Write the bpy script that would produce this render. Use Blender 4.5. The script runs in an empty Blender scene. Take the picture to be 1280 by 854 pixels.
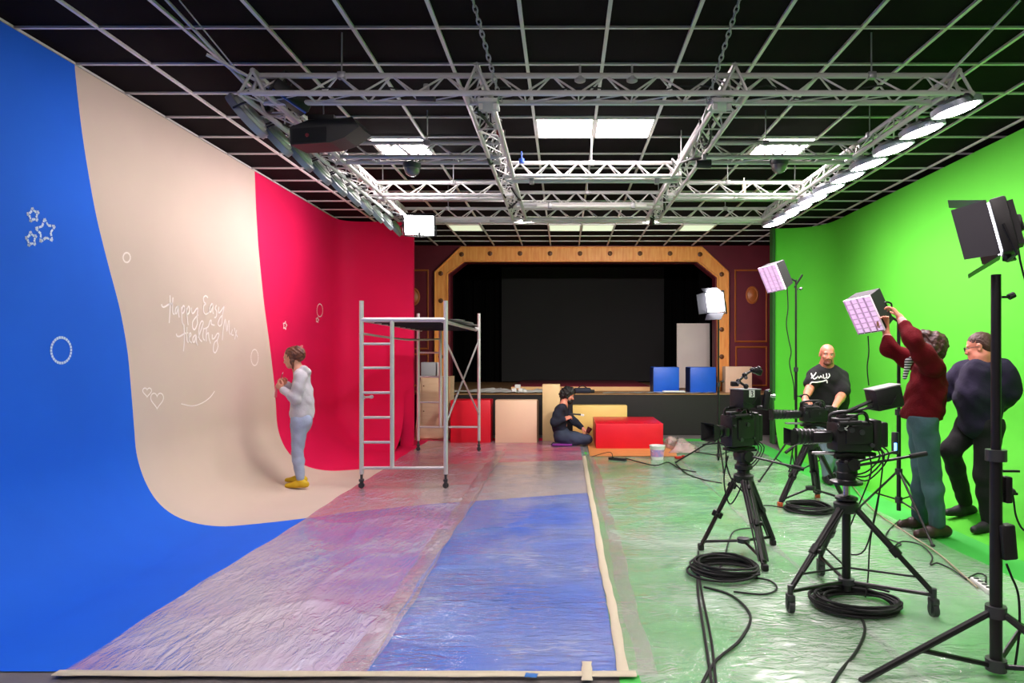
EXPOSURE = 0.0
import bpy, bmesh, math, random
import numpy as np
from mathutils import Vector, Matrix, Quaternion
from mathutils.bvhtree import BVHTree
R = random.Random(7)
C = bpy.context.scene.collection
PI = math.pi
F = 843.0; VX = 706.0; VY = 443.0; CH = 1.58      # focal length in pixels, vanishing point, eye height

def P(px, py, Y):
    """point seen at a pixel of the photograph, at distance Y"""
    return Vector(((px - VX) / F * Y, Y, CH + (VY - py) / F * Y))
def G(px, py, z=0.0):
    """point of the floor (height z) seen at a pixel"""
    Y = (CH - z) * F / (py - VY)
    return Vector(((px - VX) / F * Y, Y, z))
def lin(c):
    return tuple(((x/255)/12.92 if x/255 <= .04045 else ((x/255+.055)/1.055)**2.4) for x in c) + (1.0,)

# ------------------------------------------------------------------ materials
MAT = {}
def mat(name, rgb, rough=.6, metal=0.0, spec=.5, noise=0.0, nscale=6.0, bump=0.0, bscale=60.0, rgb2=None, emit=None, estr=0.0, coat=0.0, sheen=0.0):
    if name in MAT: return MAT[name]
    m = bpy.data.materials.new(name); m.use_nodes = True
    nt = m.node_tree; b = nt.nodes['Principled BSDF']
    b.inputs['Base Color'].default_value = lin(rgb)
    b.inputs['Roughness'].default_value = rough
    b.inputs['Metallic'].default_value = metal
    b.inputs['Specular IOR Level'].default_value = spec
    b.inputs['Coat Weight'].default_value = coat
    b.inputs['Sheen Weight'].default_value = sheen
    tc = nt.nodes.new('ShaderNodeTexCoord')
    if noise > 0 or rgb2:
        n = nt.nodes.new('ShaderNodeTexNoise'); n.inputs['Scale'].default_value = nscale; n.inputs['Detail'].default_value = 5
        nt.links.new(tc.outputs['Object'], n.inputs['Vector'])
        r = nt.nodes.new('ShaderNodeValToRGB')
        c1 = lin(rgb); c2 = lin(rgb2) if rgb2 else tuple(x*(1-noise) for x in c1[:3]) + (1,)
        r.color_ramp.elements[0].position = .35; r.color_ramp.elements[1].position = .65
        r.color_ramp.elements[0].color = c1; r.color_ramp.elements[1].color = c2
        nt.links.new(n.outputs['Fac'], r.inputs['Fac']); nt.links.new(r.outputs['Color'], b.inputs['Base Color'])
    if bump > 0:
        n = nt.nodes.new('ShaderNodeTexNoise'); n.inputs['Scale'].default_value = bscale; n.inputs['Detail'].default_value = 4
        nt.links.new(tc.outputs['Object'], n.inputs['Vector'])
        bp = nt.nodes.new('ShaderNodeBump'); bp.inputs['Strength'].default_value = bump; bp.inputs['Distance'].default_value = .01
        nt.links.new(n.outputs['Fac'], bp.inputs['Height']); nt.links.new(bp.outputs['Normal'], b.inputs['Normal'])
    if emit:
        b.inputs['Emission Color'].default_value = lin(emit); b.inputs['Emission Strength'].default_value = estr
    MAT[name] = m; return m

def wood(name, c1, c2, rough=.5, scale=(1, 1, 12)):
    m = mat(name, c1, rough); nt = m.node_tree; b = nt.nodes['Principled BSDF']
    tc = nt.nodes.new('ShaderNodeTexCoord'); mp = nt.nodes.new('ShaderNodeMapping'); mp.inputs['Scale'].default_value = scale
    n = nt.nodes.new('ShaderNodeTexNoise'); n.inputs['Scale'].default_value = 3; n.inputs['Detail'].default_value = 6
    r = nt.nodes.new('ShaderNodeValToRGB'); r.color_ramp.elements[0].position = .3; r.color_ramp.elements[1].position = .7
    r.color_ramp.elements[0].color = lin(c1); r.color_ramp.elements[1].color = lin(c2)
    nt.links.new(tc.outputs['Object'], mp.inputs['Vector']); nt.links.new(mp.outputs['Vector'], n.inputs['Vector'])
    nt.links.new(n.outputs['Fac'], r.inputs['Fac']); nt.links.new(r.outputs['Color'], b.inputs['Base Color'])
    return m

def film(name, tint, lo, hi, nscale=1.2, bscale=9.0, bstr=.6, rough=.16, stretch=(1, 1, 1), tint2=None):
    """clear plastic dust sheet: partly see-through, milky, glossy, crumpled"""
    m = bpy.data.materials.new(name); m.use_nodes = True
    nt = m.node_tree; b = nt.nodes['Principled BSDF']; out = nt.nodes['Material Output']; L = nt.links.new
    b.inputs['Base Color'].default_value = lin(tint); b.inputs['Roughness'].default_value = rough
    tc = nt.nodes.new('ShaderNodeTexCoord'); mp = nt.nodes.new('ShaderNodeMapping'); mp.inputs['Scale'].default_value = stretch
    L(tc.outputs['Object'], mp.inputs['Vector'])
    n = nt.nodes.new('ShaderNodeTexNoise'); n.inputs['Scale'].default_value = nscale; n.inputs['Detail'].default_value = 6
    L(tc.outputs['Object'], n.inputs['Vector'])
    mr = nt.nodes.new('ShaderNodeMapRange'); mr.inputs['From Min'].default_value = .35; mr.inputs['From Max'].default_value = .65
    mr.inputs['To Min'].default_value = lo; mr.inputs['To Max'].default_value = hi
    L(n.outputs['Fac'], mr.inputs['Value'])
    if tint2:
        n3 = nt.nodes.new('ShaderNodeTexNoise'); n3.inputs['Scale'].default_value = .7; n3.inputs['Detail'].default_value = 2
        L(tc.outputs['Object'], n3.inputs['Vector'])
        rr = nt.nodes.new('ShaderNodeValToRGB'); rr.color_ramp.elements[0].position = .42; rr.color_ramp.elements[1].position = .58
        rr.color_ramp.elements[0].color = lin(tint); rr.color_ramp.elements[1].color = lin(tint2)
        L(n3.outputs['Fac'], rr.inputs['Fac']); L(rr.outputs['Color'], b.inputs['Base Color'])
    def tex(scale, det, typ, dist, vec):
        t = nt.nodes.new('ShaderNodeTexNoise'); t.noise_type = typ; t.inputs['Scale'].default_value = scale; t.inputs['Detail'].default_value = det; t.inputs['Distortion'].default_value = dist
        L(vec, t.inputs['Vector']); return t.outputs['Fac']
    def math_(op, x, y):
        q = nt.nodes.new('ShaderNodeMath'); q.operation = op
        for i, s in enumerate((x, y)):
            if isinstance(s, (int, float)): q.inputs[i].default_value = s
            else: L(s, q.inputs[i])
        return q.outputs[0]
    fine = tex(bscale, 5, 'FBM', 1.0, mp.outputs['Vector']); ridg = tex(bscale*.32, 3, 'RIDGED_MULTIFRACTAL', .8, mp.outputs['Vector'])
    hgt = math_('ADD', math_('MULTIPLY', fine, .55), math_('MULTIPLY', ridg, .30))
    bp = nt.nodes.new('ShaderNodeBump'); bp.inputs['Distance'].default_value = .05
    ms = nt.nodes.new('ShaderNodeMapRange'); ms.inputs['From Min'].default_value = .42; ms.inputs['From Max'].default_value = .62; ms.inputs['To Min'].default_value = bstr*.3; ms.inputs['To Max'].default_value = bstr*1.25
    L(tex(.9, 3, 'FBM', .5, tc.outputs['Object']), ms.inputs['Value']); L(ms.outputs['Result'], bp.inputs['Strength'])
    L(hgt, bp.inputs['Height']); L(bp.outputs['Normal'], b.inputs['Normal'])
    # folds scatter more light than flat film
    cr = nt.nodes.new('ShaderNodeMapRange'); cr.inputs['From Min'].default_value = 1.05; cr.inputs['From Max'].default_value = 1.6; cr.inputs['To Min'].default_value = 0; cr.inputs['To Max'].default_value = .65
    L(tex(bscale*.22, 2, 'RIDGED_MULTIFRACTAL', 1.2, mp.outputs['Vector']), cr.inputs['Value'])
    fac = math_('ADD', mr.outputs['Result'], cr.outputs['Result']); fac = math_('MINIMUM', fac, .9)
    tr = nt.nodes.new('ShaderNodeBsdfTransparent'); mx = nt.nodes.new('ShaderNodeMixShader')
    L(fac, mx.inputs['Fac']); L(tr.outputs[0], mx.inputs[1]); L(b.outputs[0], mx.inputs[2])
    gl = nt.nodes.new('ShaderNodeBsdfGlossy'); gl.inputs['Roughness'].default_value = rough; gl.inputs['Color'].default_value = (1, 1, 1, 1); L(bp.outputs['Normal'], gl.inputs['Normal'])
    fr = nt.nodes.new('ShaderNodeFresnel'); fr.inputs['IOR'].default_value = 1.27; L(bp.outputs['Normal'], fr.inputs['Normal'])
    m2 = nt.nodes.new('ShaderNodeMixShader'); L(fr.outputs[0], m2.inputs['Fac']); L(mx.outputs[0], m2.inputs[1]); L(gl.outputs[0], m2.inputs[2])
    L(m2.outputs[0], out.inputs['Surface'])
    MAT[name] = m; return m

def glow(name, rgb, s):
    m = bpy.data.materials.new(name); m.use_nodes = True
    b = m.node_tree.nodes['Principled BSDF']; b.inputs['Base Color'].default_value = (.8, .8, .8, 1)
    b.inputs['Emission Color'].default_value = lin(rgb); b.inputs['Emission Strength'].default_value = s
    MAT[name] = m; return m

# ------------------------------------------------------------------ scene objects
def put(o, parent=None):
    C.objects.link(o)
    if parent is not None: o.parent = parent
    return o
def tag(o, label=None, cat=None, group=None, kind=None):
    if label: o['label'] = label
    if cat: o['category'] = cat
    if group: o['group'] = group
    if kind: o['kind'] = kind
    return o
def thing(name, label, cat, loc=(0, 0, 0), group=None):
    o = bpy.data.objects.new(name, None); o.empty_display_size = .1; C.objects.link(o)
    o.location = loc; return tag(o, label, cat, group)
def world_loc(o):
    v = Vector((0, 0, 0))
    while o is not None: v += Vector(o.location); o = o.parent
    return v
def copy_tree(o, parent=None):
    c = o.copy(); C.objects.link(c); c.parent = parent
    for ch in list(o.children): copy_tree(ch, c)
    return c

def frame(z, x=None):
    """rotation whose local Z runs along z"""
    z = Vector(z).normalized()
    x = Vector(x) if x is not None else (Vector((0, 0, 1)) if abs(z.z) < .9 else Vector((1, 0, 0)))
    y = z.cross(x)
    if y.length < 1e-6: y = z.cross(Vector((0, 1, 0)))
    y.normalize(); x = y.cross(z).normalized()
    return Matrix((x, y, z)).transposed()

class MB:
    """collects shapes into ONE mesh"""
    def __init__(s): s.v = []; s.f = []; s.m = []; s.cur = 0
    def add(s, vs, fs, M=None):
        o = len(s.v)
        for v in vs:
            v = Vector(v)
            s.v.append(M @ v if M is not None else v)
        for f in fs: s.f.append([i + o for i in f]); s.m.append(s.cur)
        return s
    def box(s, c, size, rot=None, bev=0.0):
        hx, hy, hz = [a / 2 for a in size]; b = min(bev, hx*.9, hy*.9, hz*.9)
        M = Matrix.Translation(Vector(c)) @ (rot.to_4x4() if rot is not None else Matrix.Identity(4))
        if b <= 0:
            vs = [(x, y, z) for x in (-hx, hx) for y in (-hy, hy) for z in (-hz, hz)]
            return s.add(vs, [(0,1,3,2),(4,6,7,5),(0,4,5,1),(2,3,7,6),(0,2,6,4),(1,5,7,3)], M)
        bm = bmesh.new(); bmesh.ops.create_cube(bm, size=1)
        for v in bm.verts: v.co = Vector((v.co.x*2*hx, v.co.y*2*hy, v.co.z*2*hz))
        bmesh.ops.bevel(bm, geom=bm.edges[:], offset=b, segments=2, affect='EDGES', profile=.5)
        bm.verts.index_update()
        s.add([v.co.copy() for v in bm.verts], [[v.index for v in f.verts] for f in bm.faces], M); bm.free(); return s
    def cyl(s, a, b, r1, r2=None, n=12, caps=True, flat=None):
        a = Vector(a); b = Vector(b); r2 = r1 if r2 is None else r2
        if (b - a).length < 1e-6: return s
        Rm = frame(b - a, flat); vs = []
        for p, r in ((a, r1), (b, r2)):
            for i in range(n):
                t = 2*PI*i/n; vs.append(p + Rm @ Vector((math.cos(t)*r, math.sin(t)*r, 0)))
        fs = [(i, (i+1) % n, n+(i+1) % n, n+i) for i in range(n)]
        if caps: fs += [tuple(range(n-1, -1, -1)), tuple(range(n, 2*n))]
        return s.add(vs, fs)
    def tube(s, pts, r, n=8, closed=False):
        pts = [Vector(p) for p in pts]; m = len(pts)
        if m < 2: return s
        vs = []; prev = None
        for i, p in enumerate(pts):
            if closed: d = pts[(i+1) % m] - pts[i-1]
            else: d = pts[min(i+1, m-1)] - pts[max(i-1, 0)]
            if d.length < 1e-9: d = Vector((0, 0, 1))
            d.normalize()
            if prev is None:
                x = Vector((0, 0, 1)) if abs(d.z) < .9 else Vector((1, 0, 0)); x = (x - d*x.dot(d)).normalized()
            else:
                x = prev - d*prev.dot(d)
                x = x.normalized() if x.length > 1e-6 else frame(d).col[0]
            prev = x; y = d.cross(x)
            rr = r[i] if hasattr(r, '__len__') else r
            for k in range(n):
                t = 2*PI*k/n; vs.append(p + x*math.cos(t)*rr + y*math.sin(t)*rr)
        fs = []
        for i in range(m if closed else m-1):
            j = (i+1) % m
            for k in range(n): fs.append((i*n+k, i*n+(k+1) % n, j*n+(k+1) % n, j*n+k))
        if not closed: fs += [tuple(range(n-1, -1, -1)), tuple(range((m-1)*n, m*n))]
        return s.add(vs, fs)
    def sphere(s, c, r, n=12, rot=None):
        r = (r, r, r) if not hasattr(r, '__len__') else r; m = n//2 + 1; vs = []; c = Vector(c)
        for i in range(1, m):
            ph = PI*i/m
            for k in range(n):
                t = 2*PI*k/n; v = Vector((math.sin(ph)*math.cos(t)*r[0], math.sin(ph)*math.sin(t)*r[1], math.cos(ph)*r[2]))
                vs.append(c + (rot @ v if rot is not None else v))
        t0 = Vector((0, 0, r[2])); top = len(vs); vs.append(c + (rot @ t0 if rot is not None else t0)); vs.append(c - (rot @ t0 if rot is not None else t0))
        fs = []
        for i in range(m-2):
            for k in range(n): fs.append((i*n+k, (i+1)*n+k, (i+1)*n+(k+1) % n, i*n+(k+1) % n))
        for k in range(n): fs.append((top, k, (k+1) % n)); fs.append((top+1, (m-2)*n+(k+1) % n, (m-2)*n+k))
        return s.add(vs, fs)
    def lathe(s, prof, M=None, n=20, capped=True):
        """prof: list of (radius, z)"""
        vs = []; m = len(prof)
        for r, z in prof:
            for k in range(n):
                t = 2*PI*k/n; vs.append((r*math.cos(t), r*math.sin(t), z))
        fs = [(i*n+k, i*n+(k+1) % n, (i+1)*n+(k+1) % n, (i+1)*n+k) for i in range(m-1) for k in range(n)]
        if capped: fs += [tuple(range(n-1, -1, -1)), tuple(range((m-1)*n, m*n))]
        return s.add(vs, fs, M)
    def prism(s, poly, d, M=None):
        """polygon in local XY pulled along local Z by d"""
        n = len(poly); vs = [(x, y, 0) for x, y in poly] + [(x, y, d) for x, y in poly]
        return s.add(vs, [tuple(range(n-1, -1, -1)), tuple(range(n, 2*n))] + [(i, (i+1) % n, n+(i+1) % n, n+i) for i in range(n)], M)
    def quad(s, a, b, c, d): return s.add([a, b, c, d], [(0, 1, 2, 3)])
    def plate(s, a, b, c, d, t):
        """four corners given thickness t"""
        a, b, c, d = [Vector(p) for p in (a, b, c, d)]; n = (b-a).cross(d-a).normalized()*t
        return s.add([a, b, c, d, a+n, b+n, c+n, d+n], [(3,2,1,0),(4,5,6,7),(0,1,5,4),(1,2,6,5),(2,3,7,6),(3,0,4,7)])
    def build(s, name, m, parent=None, smooth=True, label=None, kind=None, fix=True, origin=None):
        off = world_loc(parent) if parent is not None else (Vector(origin) if origin is not None else Vector((0, 0, 0)))
        me = bpy.data.meshes.new(name)
        me.from_pydata([tuple(v - off) for v in s.v], [], s.f)
        ms = m if isinstance(m, (list, tuple)) else [m]
        for x in ms: me.materials.append(x)
        if len(ms) > 1: me.polygons.foreach_set('material_index', s.m)
        if fix:
            bm = bmesh.new(); bm.from_mesh(me); bmesh.ops.recalc_face_normals(bm, faces=bm.faces[:]); bm.to_mesh(me); bm.free()
        if smooth:
            me.polygons.foreach_set('use_smooth', [True]*len(me.polygons)); me.set_sharp_from_angle(angle=math.radians(38))
        me.update()
        o = bpy.data.objects.new(name, me); put(o, parent)
        if parent is None and origin is not None: o.location = origin
        if label: o['label'] = label
        if kind: o['kind'] = kind
        return o

def spline(pts, n=6, closed=False):
    """Catmull-Rom through the points"""
    pts = [Vector(p) for p in pts]; m = len(pts); out = []
    for i in range(m if closed else m-1):
        if closed: p0, p1, p2, p3 = pts[i-1], pts[i], pts[(i+1) % m], pts[(i+2) % m]
        else: p0, p1, p2, p3 = pts[max(i-1, 0)], pts[i], pts[i+1], pts[min(i+2, m-1)]
        for k in range(n):
            t = k/n
            out.append(.5*((2*p1) + (p2-p0)*t + (2*p0-5*p1+4*p2-p3)*t*t + (3*p1-p0-3*p2+p3)*t**3))
    if not closed: out.append(pts[-1])
    return out

# value noise for sheets and cloth
_rng = np.random.RandomState(5); _LT = _rng.rand(256, 256).astype(np.float32)
def vnoise(x, y):
    xi = np.floor(x).astype(int); yi = np.floor(y).astype(int); fx = x-xi; fy = y-yi
    fx = fx*fx*(3-2*fx); fy = fy*fy*(3-2*fy)
    a = _LT[xi & 255, yi & 255]; b = _LT[(xi+1) & 255, yi & 255]; c = _LT[xi & 255, (yi+1) & 255]; d = _LT[(xi+1) & 255, (yi+1) & 255]
    return (a*(1-fx)+b*fx)*(1-fy) + (c*(1-fx)+d*fx)*fy
def ridge(x, y): return 1 - np.abs(2*vnoise(x, y)-1)

def gridmesh(name, V, m, parent=None, kind=None, matidx=None, smooth=True, flip=False):
    """V: (a, b, 3) array of points -> one mesh"""
    a, b = V.shape[:2]; me = bpy.data.meshes.new(name)
    idx = np.arange(a*b).reshape(a, b)
    q = np.stack([idx[:-1, :-1], idx[1:, :-1], idx[1:, 1:], idx[:-1, 1:]], -1).reshape(-1, 4)
    if flip: q = q[:, ::-1]
    fill(me, V.reshape(-1, 3), q)
    for x in (m if isinstance(m, (list, tuple)) else [m]): me.materials.append(x)
    if matidx is not None: me.polygons.foreach_set('material_index', np.asarray(matidx, dtype=np.int32).ravel())
    if smooth: me.polygons.foreach_set('use_smooth', np.ones(len(q), bool))
    me.update(); o = bpy.data.objects.new(name, me); put(o, parent)
    if kind: o['kind'] = kind
    return o
def fill(me, V, q):
    V = np.ascontiguousarray(V, np.float32); q = np.ascontiguousarray(q, np.int32)
    me.vertices.add(len(V)); me.vertices.foreach_set('co', V.ravel())
    me.loops.add(q.size); me.loops.foreach_set('vertex_index', q.ravel())
    me.polygons.add(len(q)); me.polygons.foreach_set('loop_start', np.arange(0, q.size, 4, dtype=np.int32))
    me.polygons.foreach_set('loop_total', np.full(len(q), 4, np.int32)); me.update(calc_edges=True)
# ================================================================== the room
CEIL = CH + 2.31
XL, RL = -3.86, .80          # painted cyclorama on the left: wall line and cove radius
YB = 11.6
CXL = XL + RL
TOP = CEIL - .03
SEAM = .265                   # where the painted floor meets the green floor

blue = mat('blue_paint', (20, 100, 224), .8, spec=.25, noise=.1, nscale=.8, bump=.05, bscale=40)
cream = mat('cream_paint', (206, 189, 174), .8, spec=.2, noise=.06, nscale=.9, bump=.05, bscale=40)
red = mat('red_paint', (226, 18, 84), .75, spec=.25, noise=.08, nscale=.8, bump=.05, bscale=40)
green = mat('chroma_green_paint', (86, 190, 54), .8, spec=.2, noise=.06, nscale=.7, bump=.04, bscale=40)
white_line = mat('white_line_paint', (240, 236, 230), .5)

def cyc_hit(px, py):
    def f(Y):
        p = P(px, py, Y)
        if p.z >= RL: return p.x - XL
        if p.x > CXL: return p.z
        return RL - math.hypot(p.x - CXL, p.z - RL)
    lo, hi = .5, 40
    for _ in range(60):
        mid = (lo+hi)/2
        if f(mid) > 0: lo = mid
        else: hi = mid
    p = P(px, py, lo)
    if p.z >= RL: v = RL*PI/2 + p.z - RL; n = Vector((1, 0, 0))
    elif p.x > CXL: v = CXL - p.x; n = Vector((0, 0, 1))
    else:
        th = math.atan2(CXL - p.x, RL - p.z); v = RL*th; n = Vector((CXL - p.x, 0, RL - p.z)).normalized(); n = Vector((math.sin(th), 0, math.cos(th)))
    return p, v, n
def prof(v):
    """profile of the painted wall: v<0 floor, then cove, then wall"""
    if v < 0: return CXL - v, 0.0
    if v < RL*PI/2:
        t = v/RL; return CXL - RL*math.sin(t), RL - RL*math.cos(t)
    return XL, RL + v - RL*PI/2
VTOP = RL*PI/2 + TOP - RL
VBOT = CXL - SEAM
def boundary(pix):
    pts = sorted((cyc_hit(x, y)[1], cyc_hit(x, y)[0].y) for x, y in pix)
    vs = [p[0] for p in pts]; ys = [p[1] for p in pts]
    return lambda v: float(np.interp(v, vs, ys))
B1p = [(92, 70), (97, 120), (103, 170), (111, 220), (120, 270), (135, 330), (150, 385), (160, 440), (165, 500), (170, 560), (178, 592), (190, 618), (207, 638), (232, 651), (262, 657), (300, 657), (340, 653), (375, 649), (430, 641), (540, 630), (640, 623), (738, 616)]
B2p = [(318, 205), (320, 260), (323, 310), (330, 380), (337, 430), (343, 480), (346, 520), (351, 548), (362, 568), (382, 583), (406, 588), (450, 587), (483, 584), (600, 579), (736, 575)]
b1 = boundary(B1p); b2 = boundary(B2p)
def smooth_b(b):
    return lambda v: sum(b(v + d)*w for d, w in ((-.12, .2), (-.06, .2), (0, .2), (.06, .2), (.12, .2)))
b1 = smooth_b(b1); b2 = smooth_b(b2)

vs = [VBOT + (0 - VBOT)*i/40 for i in range(40)] + [RL*PI/2*i/24 for i in range(24)] + [RL*PI/2 + (VTOP - RL*PI/2)*i/50 for i in range(51)]
Y0, YC = 3.36, YB - RL
rows = []; mids = []
for v in vs:
    x, z = prof(v); r = []
    y0 = Y0 if v < .0 else (Y0 - .9*min(1, v/.6))
    cuts = [y0, b1(v), b2(v), YC]
    for k in range(3):
        for j in range(12): r.append((x, cuts[k] + (cuts[k+1]-cuts[k])*j/12, z))
    r.append((x, YC, z)); rows.append(r)
nst = len(rows[0])
# rounded corner and the short return wall, same paint as the last field
pw = 2/5.0
phs = [i/30 for i in range(1, 31)]
for i, v in enumerate(vs):
    x, z = prof(v); a = CXL - x
    for t in phs:
        th = t*PI/2
        ex = max(math.cos(th), 0)**pw; ey = math.sin(th)**pw
        if v < 0: rows[i].append((x, YC + 1.9*t, 0.0))
        else: rows[i].append((CXL - a*ex, YC + a*ey, z))
# the return wall runs on a little past the corner
for i, v in enumerate(vs):
    x, z = prof(v); a = CXL - x
    for k in range(1, 7): rows[i].append((x, YC + 1.9, 0.0) if v < 0 else (CXL + (-2.76-CXL)*k/6, YC + a, z))
V = np.array(rows)
mi = np.zeros((len(vs)-1, V.shape[1]-1), int)
mi[:, 12:24] = 1; mi[:, 24:] = 2
# the floor strip and the cove are two grids: they part beyond the corner
k0 = 40
wl = gridmesh('wall_left', V[k0:], [blue, cream, red], kind='structure', matidx=mi[k0:])
fl = gridmesh('floor', np.concatenate([V[:k0], V[k0:k0+1]]), [blue, cream, red], kind='structure', matidx=mi[:k0])
# floor beyond the corner must stay in front of the cove: flatten onto the cove's rim
me = fl.data
fl['label'] = 'painted studio floor, blue then cream then red'
wl['label'] = 'curved studio wall painted in blue, cream and red waves'
# thickness behind the return wall
mb = MB(); mb.box((-2.72, YB + .06, TOP/2), (.22, .1, TOP)); mb.build('trim_1', red, kind='structure')

# green cyclorama on the right
XR, RR, YG = 4.5, 1.0, 11.9
CXR = XR - RR; YCG = YG - RR
pg = 2/3.2
def profg(v):
    if v < RR*PI/2: t = v/RR; return RR*math.sin(t), RR - RR*math.cos(t)
    return RR, RR + v - RR*PI/2
gv = [RR*PI/2*i/20 for i in range(20)] + [RR*PI/2 + (TOP-.06 - RR)*i/20 for i in range(21)]
rows = []
for v in gv:
    a, z = profg(v); r = [(CXR + a, y, z) for y in np.linspace(2.4, YCG, 30)]
    for t in range(1, 31):
        th = t/30*PI/2*.955
        r.append((CXR + a*math.cos(th)**pg, YCG + a*math.sin(th)**pg, z))
    rows.append(r)
wr = gridmesh('wall_right', np.array(rows), green, kind='structure', flip=True)
wr['label'] = 'bright green chroma key wall with a rounded corner'
mb = MB(); e = Vector(rows[-1][-1]); mb.box((e.x - .01, YG + .05, TOP/2 - .03), (.05, .16, TOP-.06)); mb.build('trim_2', mat('dark_green_edge', (30, 84, 26), .7), kind='structure')
gf = MB(); gf.quad((SEAM+.0, 3.05, 0), (CXR, 3.05, 0), (CXR, YCG, 0), (SEAM, YCG, 0)); gf.quad((1.7, YCG, 0), (CXR, YCG, 0), (CXR, 12.6, 0), (1.7, 12.6, 0))
o = gf.build('floor', mat('green_floor_paint', (70, 190, 78), .55, noise=.15, nscale=1.5), kind='structure', smooth=False); o['label'] = 'green painted studio floor'
# bare floor under and around everything
conc = mat('bare_floor', (120, 116, 114), .6, noise=.25, nscale=2.0, bump=.1)
fb = MB(); fb.quad((-5.4, -3.2, -.006), (6, -3.2, -.006), (6, 18.9, -.006), (-5.4, 18.9, -.006))
o = fb.build('floor', conc, kind='structure', smooth=False); o['label'] = 'bare grey floor around the painted studio floor'

# ceiling of dark tiles in a pale grid
tile = mat('black_ceiling_tile', (22, 18, 20), .85, spec=.06, noise=.25, nscale=1.0, bump=.15, bscale=90)
bar = mat('pale_ceiling_grid', (214, 210, 208), .5)
mb = MB(); mb.box((.3, 5.4, CEIL + .06), (11.6, 17.9, .1))
mb.cur = 1
for k in range(-8, 10):
    x = -.3 + .6*k
    mb.box((x, 5.4, CEIL + .002), (.026, 17.8, .02))
for k in range(-13, 16):
    y = 4.77 + .6*k
    mb.box((.3, y, CEIL + .004), (11.6, .022, .02))
o = mb.build('ceiling', [tile, bar], kind='structure', smooth=False, fix=True); o['label'] = 'black tiled ceiling with a pale metal grid'

# outer walls behind the cycloramas, behind the camera and round the stage
dk = mat('dark_outer_wall', (58, 52, 54), .8, noise=.1)
mb = MB(); mb.box((-4.9, 4.5, 2.0), (.1, 20, 4.0)); mb.build('wall_far_left', dk, kind='structure', smooth=False)
mb = MB(); mb.box((5.6, 4.5, 2.0), (.1, 20, 4.0)); mb.build('wall_far_right', dk, kind='structure', smooth=False)
mb = MB(); mb.box((.3, -3.1, 2.0), (11, .1, 4.0)); mb.build('wall_front', mat('grey_rear_wall', (120, 116, 116), .8), kind='structure', smooth=False)

# wall with the stage opening
YP = 14.3
maroon = mat('maroon_wall_paint', (104, 13, 36), .55, noise=.15, nscale=3, bump=.08)
def Q(px, py, Y=YP): return P(px, py, Y)
inner = [(563, 560), (563, 343), (582, 328), (870, 328), (894, 347), (894, 560)]
mb = MB()
ip = [Q(x, y) for x, y in inner]; ip[0].z = ip[5].z = 0
zt = CEIL
def col(x0, x1, z0, z1): mb.box(((x0+x1)/2, YP + .15, (z0+z1)/2), (x1-x0, .3, z1-z0))
col(-4.85, ip[1].x, 0, zt); col(ip[4].x, 5.55, 0, zt); col(ip[1].x, ip[4].x, ip[2].z, zt)
for a, b in ((1, 2), (4, 3)):
    A, B = ip[a], ip[b]
    mb.add([(A.x, YP, A.z), (B.x, YP, B.z), (A.x, YP, B.z), (A.x, YP+.3, A.z), (B.x, YP+.3, B.z), (A.x, YP+.3, B.z)], [(0,1,2),(3,5,4),(0,3,4,1),(1,4,5,2),(2,5,3,0)])
wb = mb.build('wall_back', maroon, kind='structure', smooth=False); wb['label'] = 'dark maroon wall with the stage opening'
# golden panel mouldings and medallions
gold = mat('dull_gold_moulding', (176, 96, 44), .45, bump=.1)
mb = MB()
def moulding(x0, y0, x1, y1):
    a = [Q(x0, y0), Q(x1, y0), Q(x1, y1), Q(x0, y1)]
    for i in range(4):
        p, q = a[i], a[(i+1) % 4]; p = Vector((p.x, YP-.012, p.z)); q = Vector((q.x, YP-.012, q.z)); d = (q-p).normalized()*.015
        mb.cyl(p-d, q+d, .019, n=4)
moulding(500, 338, 535, 436); moulding(500, 443, 535, 482); moulding(919, 338, 958, 427); moulding(920, 434, 958, 482)
mb.build('moulding', gold, wb, smooth=False)
for x, y in ((517, 371), (940, 369)):
    mb = MB(); p = Q(x, y)
    M = Matrix.Translation((p.x, YP - .002, p.z)) @ Matrix.Rotation(PI/2, 4, 'X') @ Matrix.Diagonal((.72, 1, 1, 1))
    mb.lathe([(.19, 0), (.19, .012), (.16, .03), (.14, .02), (.10, .03), (.05, .05), (.01, .055)], M, 24)
    mb.build('medallion', gold, wb)
# wooden frame round the opening
oak = wood('golden_oak', (255, 180, 96), (240, 146, 66), .45, (8, 8, 1))
outer = [(545, 500), (545, 341), (577, 310), (876, 310), (909, 341), (909, 500)]
inn = [(560, 500), (560, 343), (581, 327), (871, 327), (896, 347), (896, 500)]
mb = MB()
O = [Q(x, y) for x, y in outer]; I = [Q(x, y) for x, y in inn]
for k in (O[0], O[5], I[0], I[5]): k.z = .8
for i in range(5):
    a, b, c, d = O[i], O[i+1], I[i+1], I[i]; t = .1
    f4 = [(a.x, YP-t, a.z), (b.x, YP-t, b.z), (c.x, YP-t, c.z), (d.x, YP-t, d.z), (a.x, YP, a.z), (b.x, YP, b.z), (c.x, YP, c.z), (d.x, YP, d.z)]
    mb.add(f4, [(0,1,2,3),(7,6,5,4),(0,4,5,1),(1,5,6,2),(2,6,7,3),(3,7,4,0)])
    # raised bead along both edges
    mb.cyl((d.x, YP-t, d.z), (c.x, YP-t, c.z), .022, n=6); mb.cyl((a.x, YP-t, a.z), (b.x, YP-t, b.z), .018, n=6)
fr = mb.build('trim_3', oak, kind='structure', smooth=False); fr['label'] = 'golden oak frame round the stage opening'
kn = mat('dark_wood_rosette', (104, 58, 20), .4)
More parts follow.
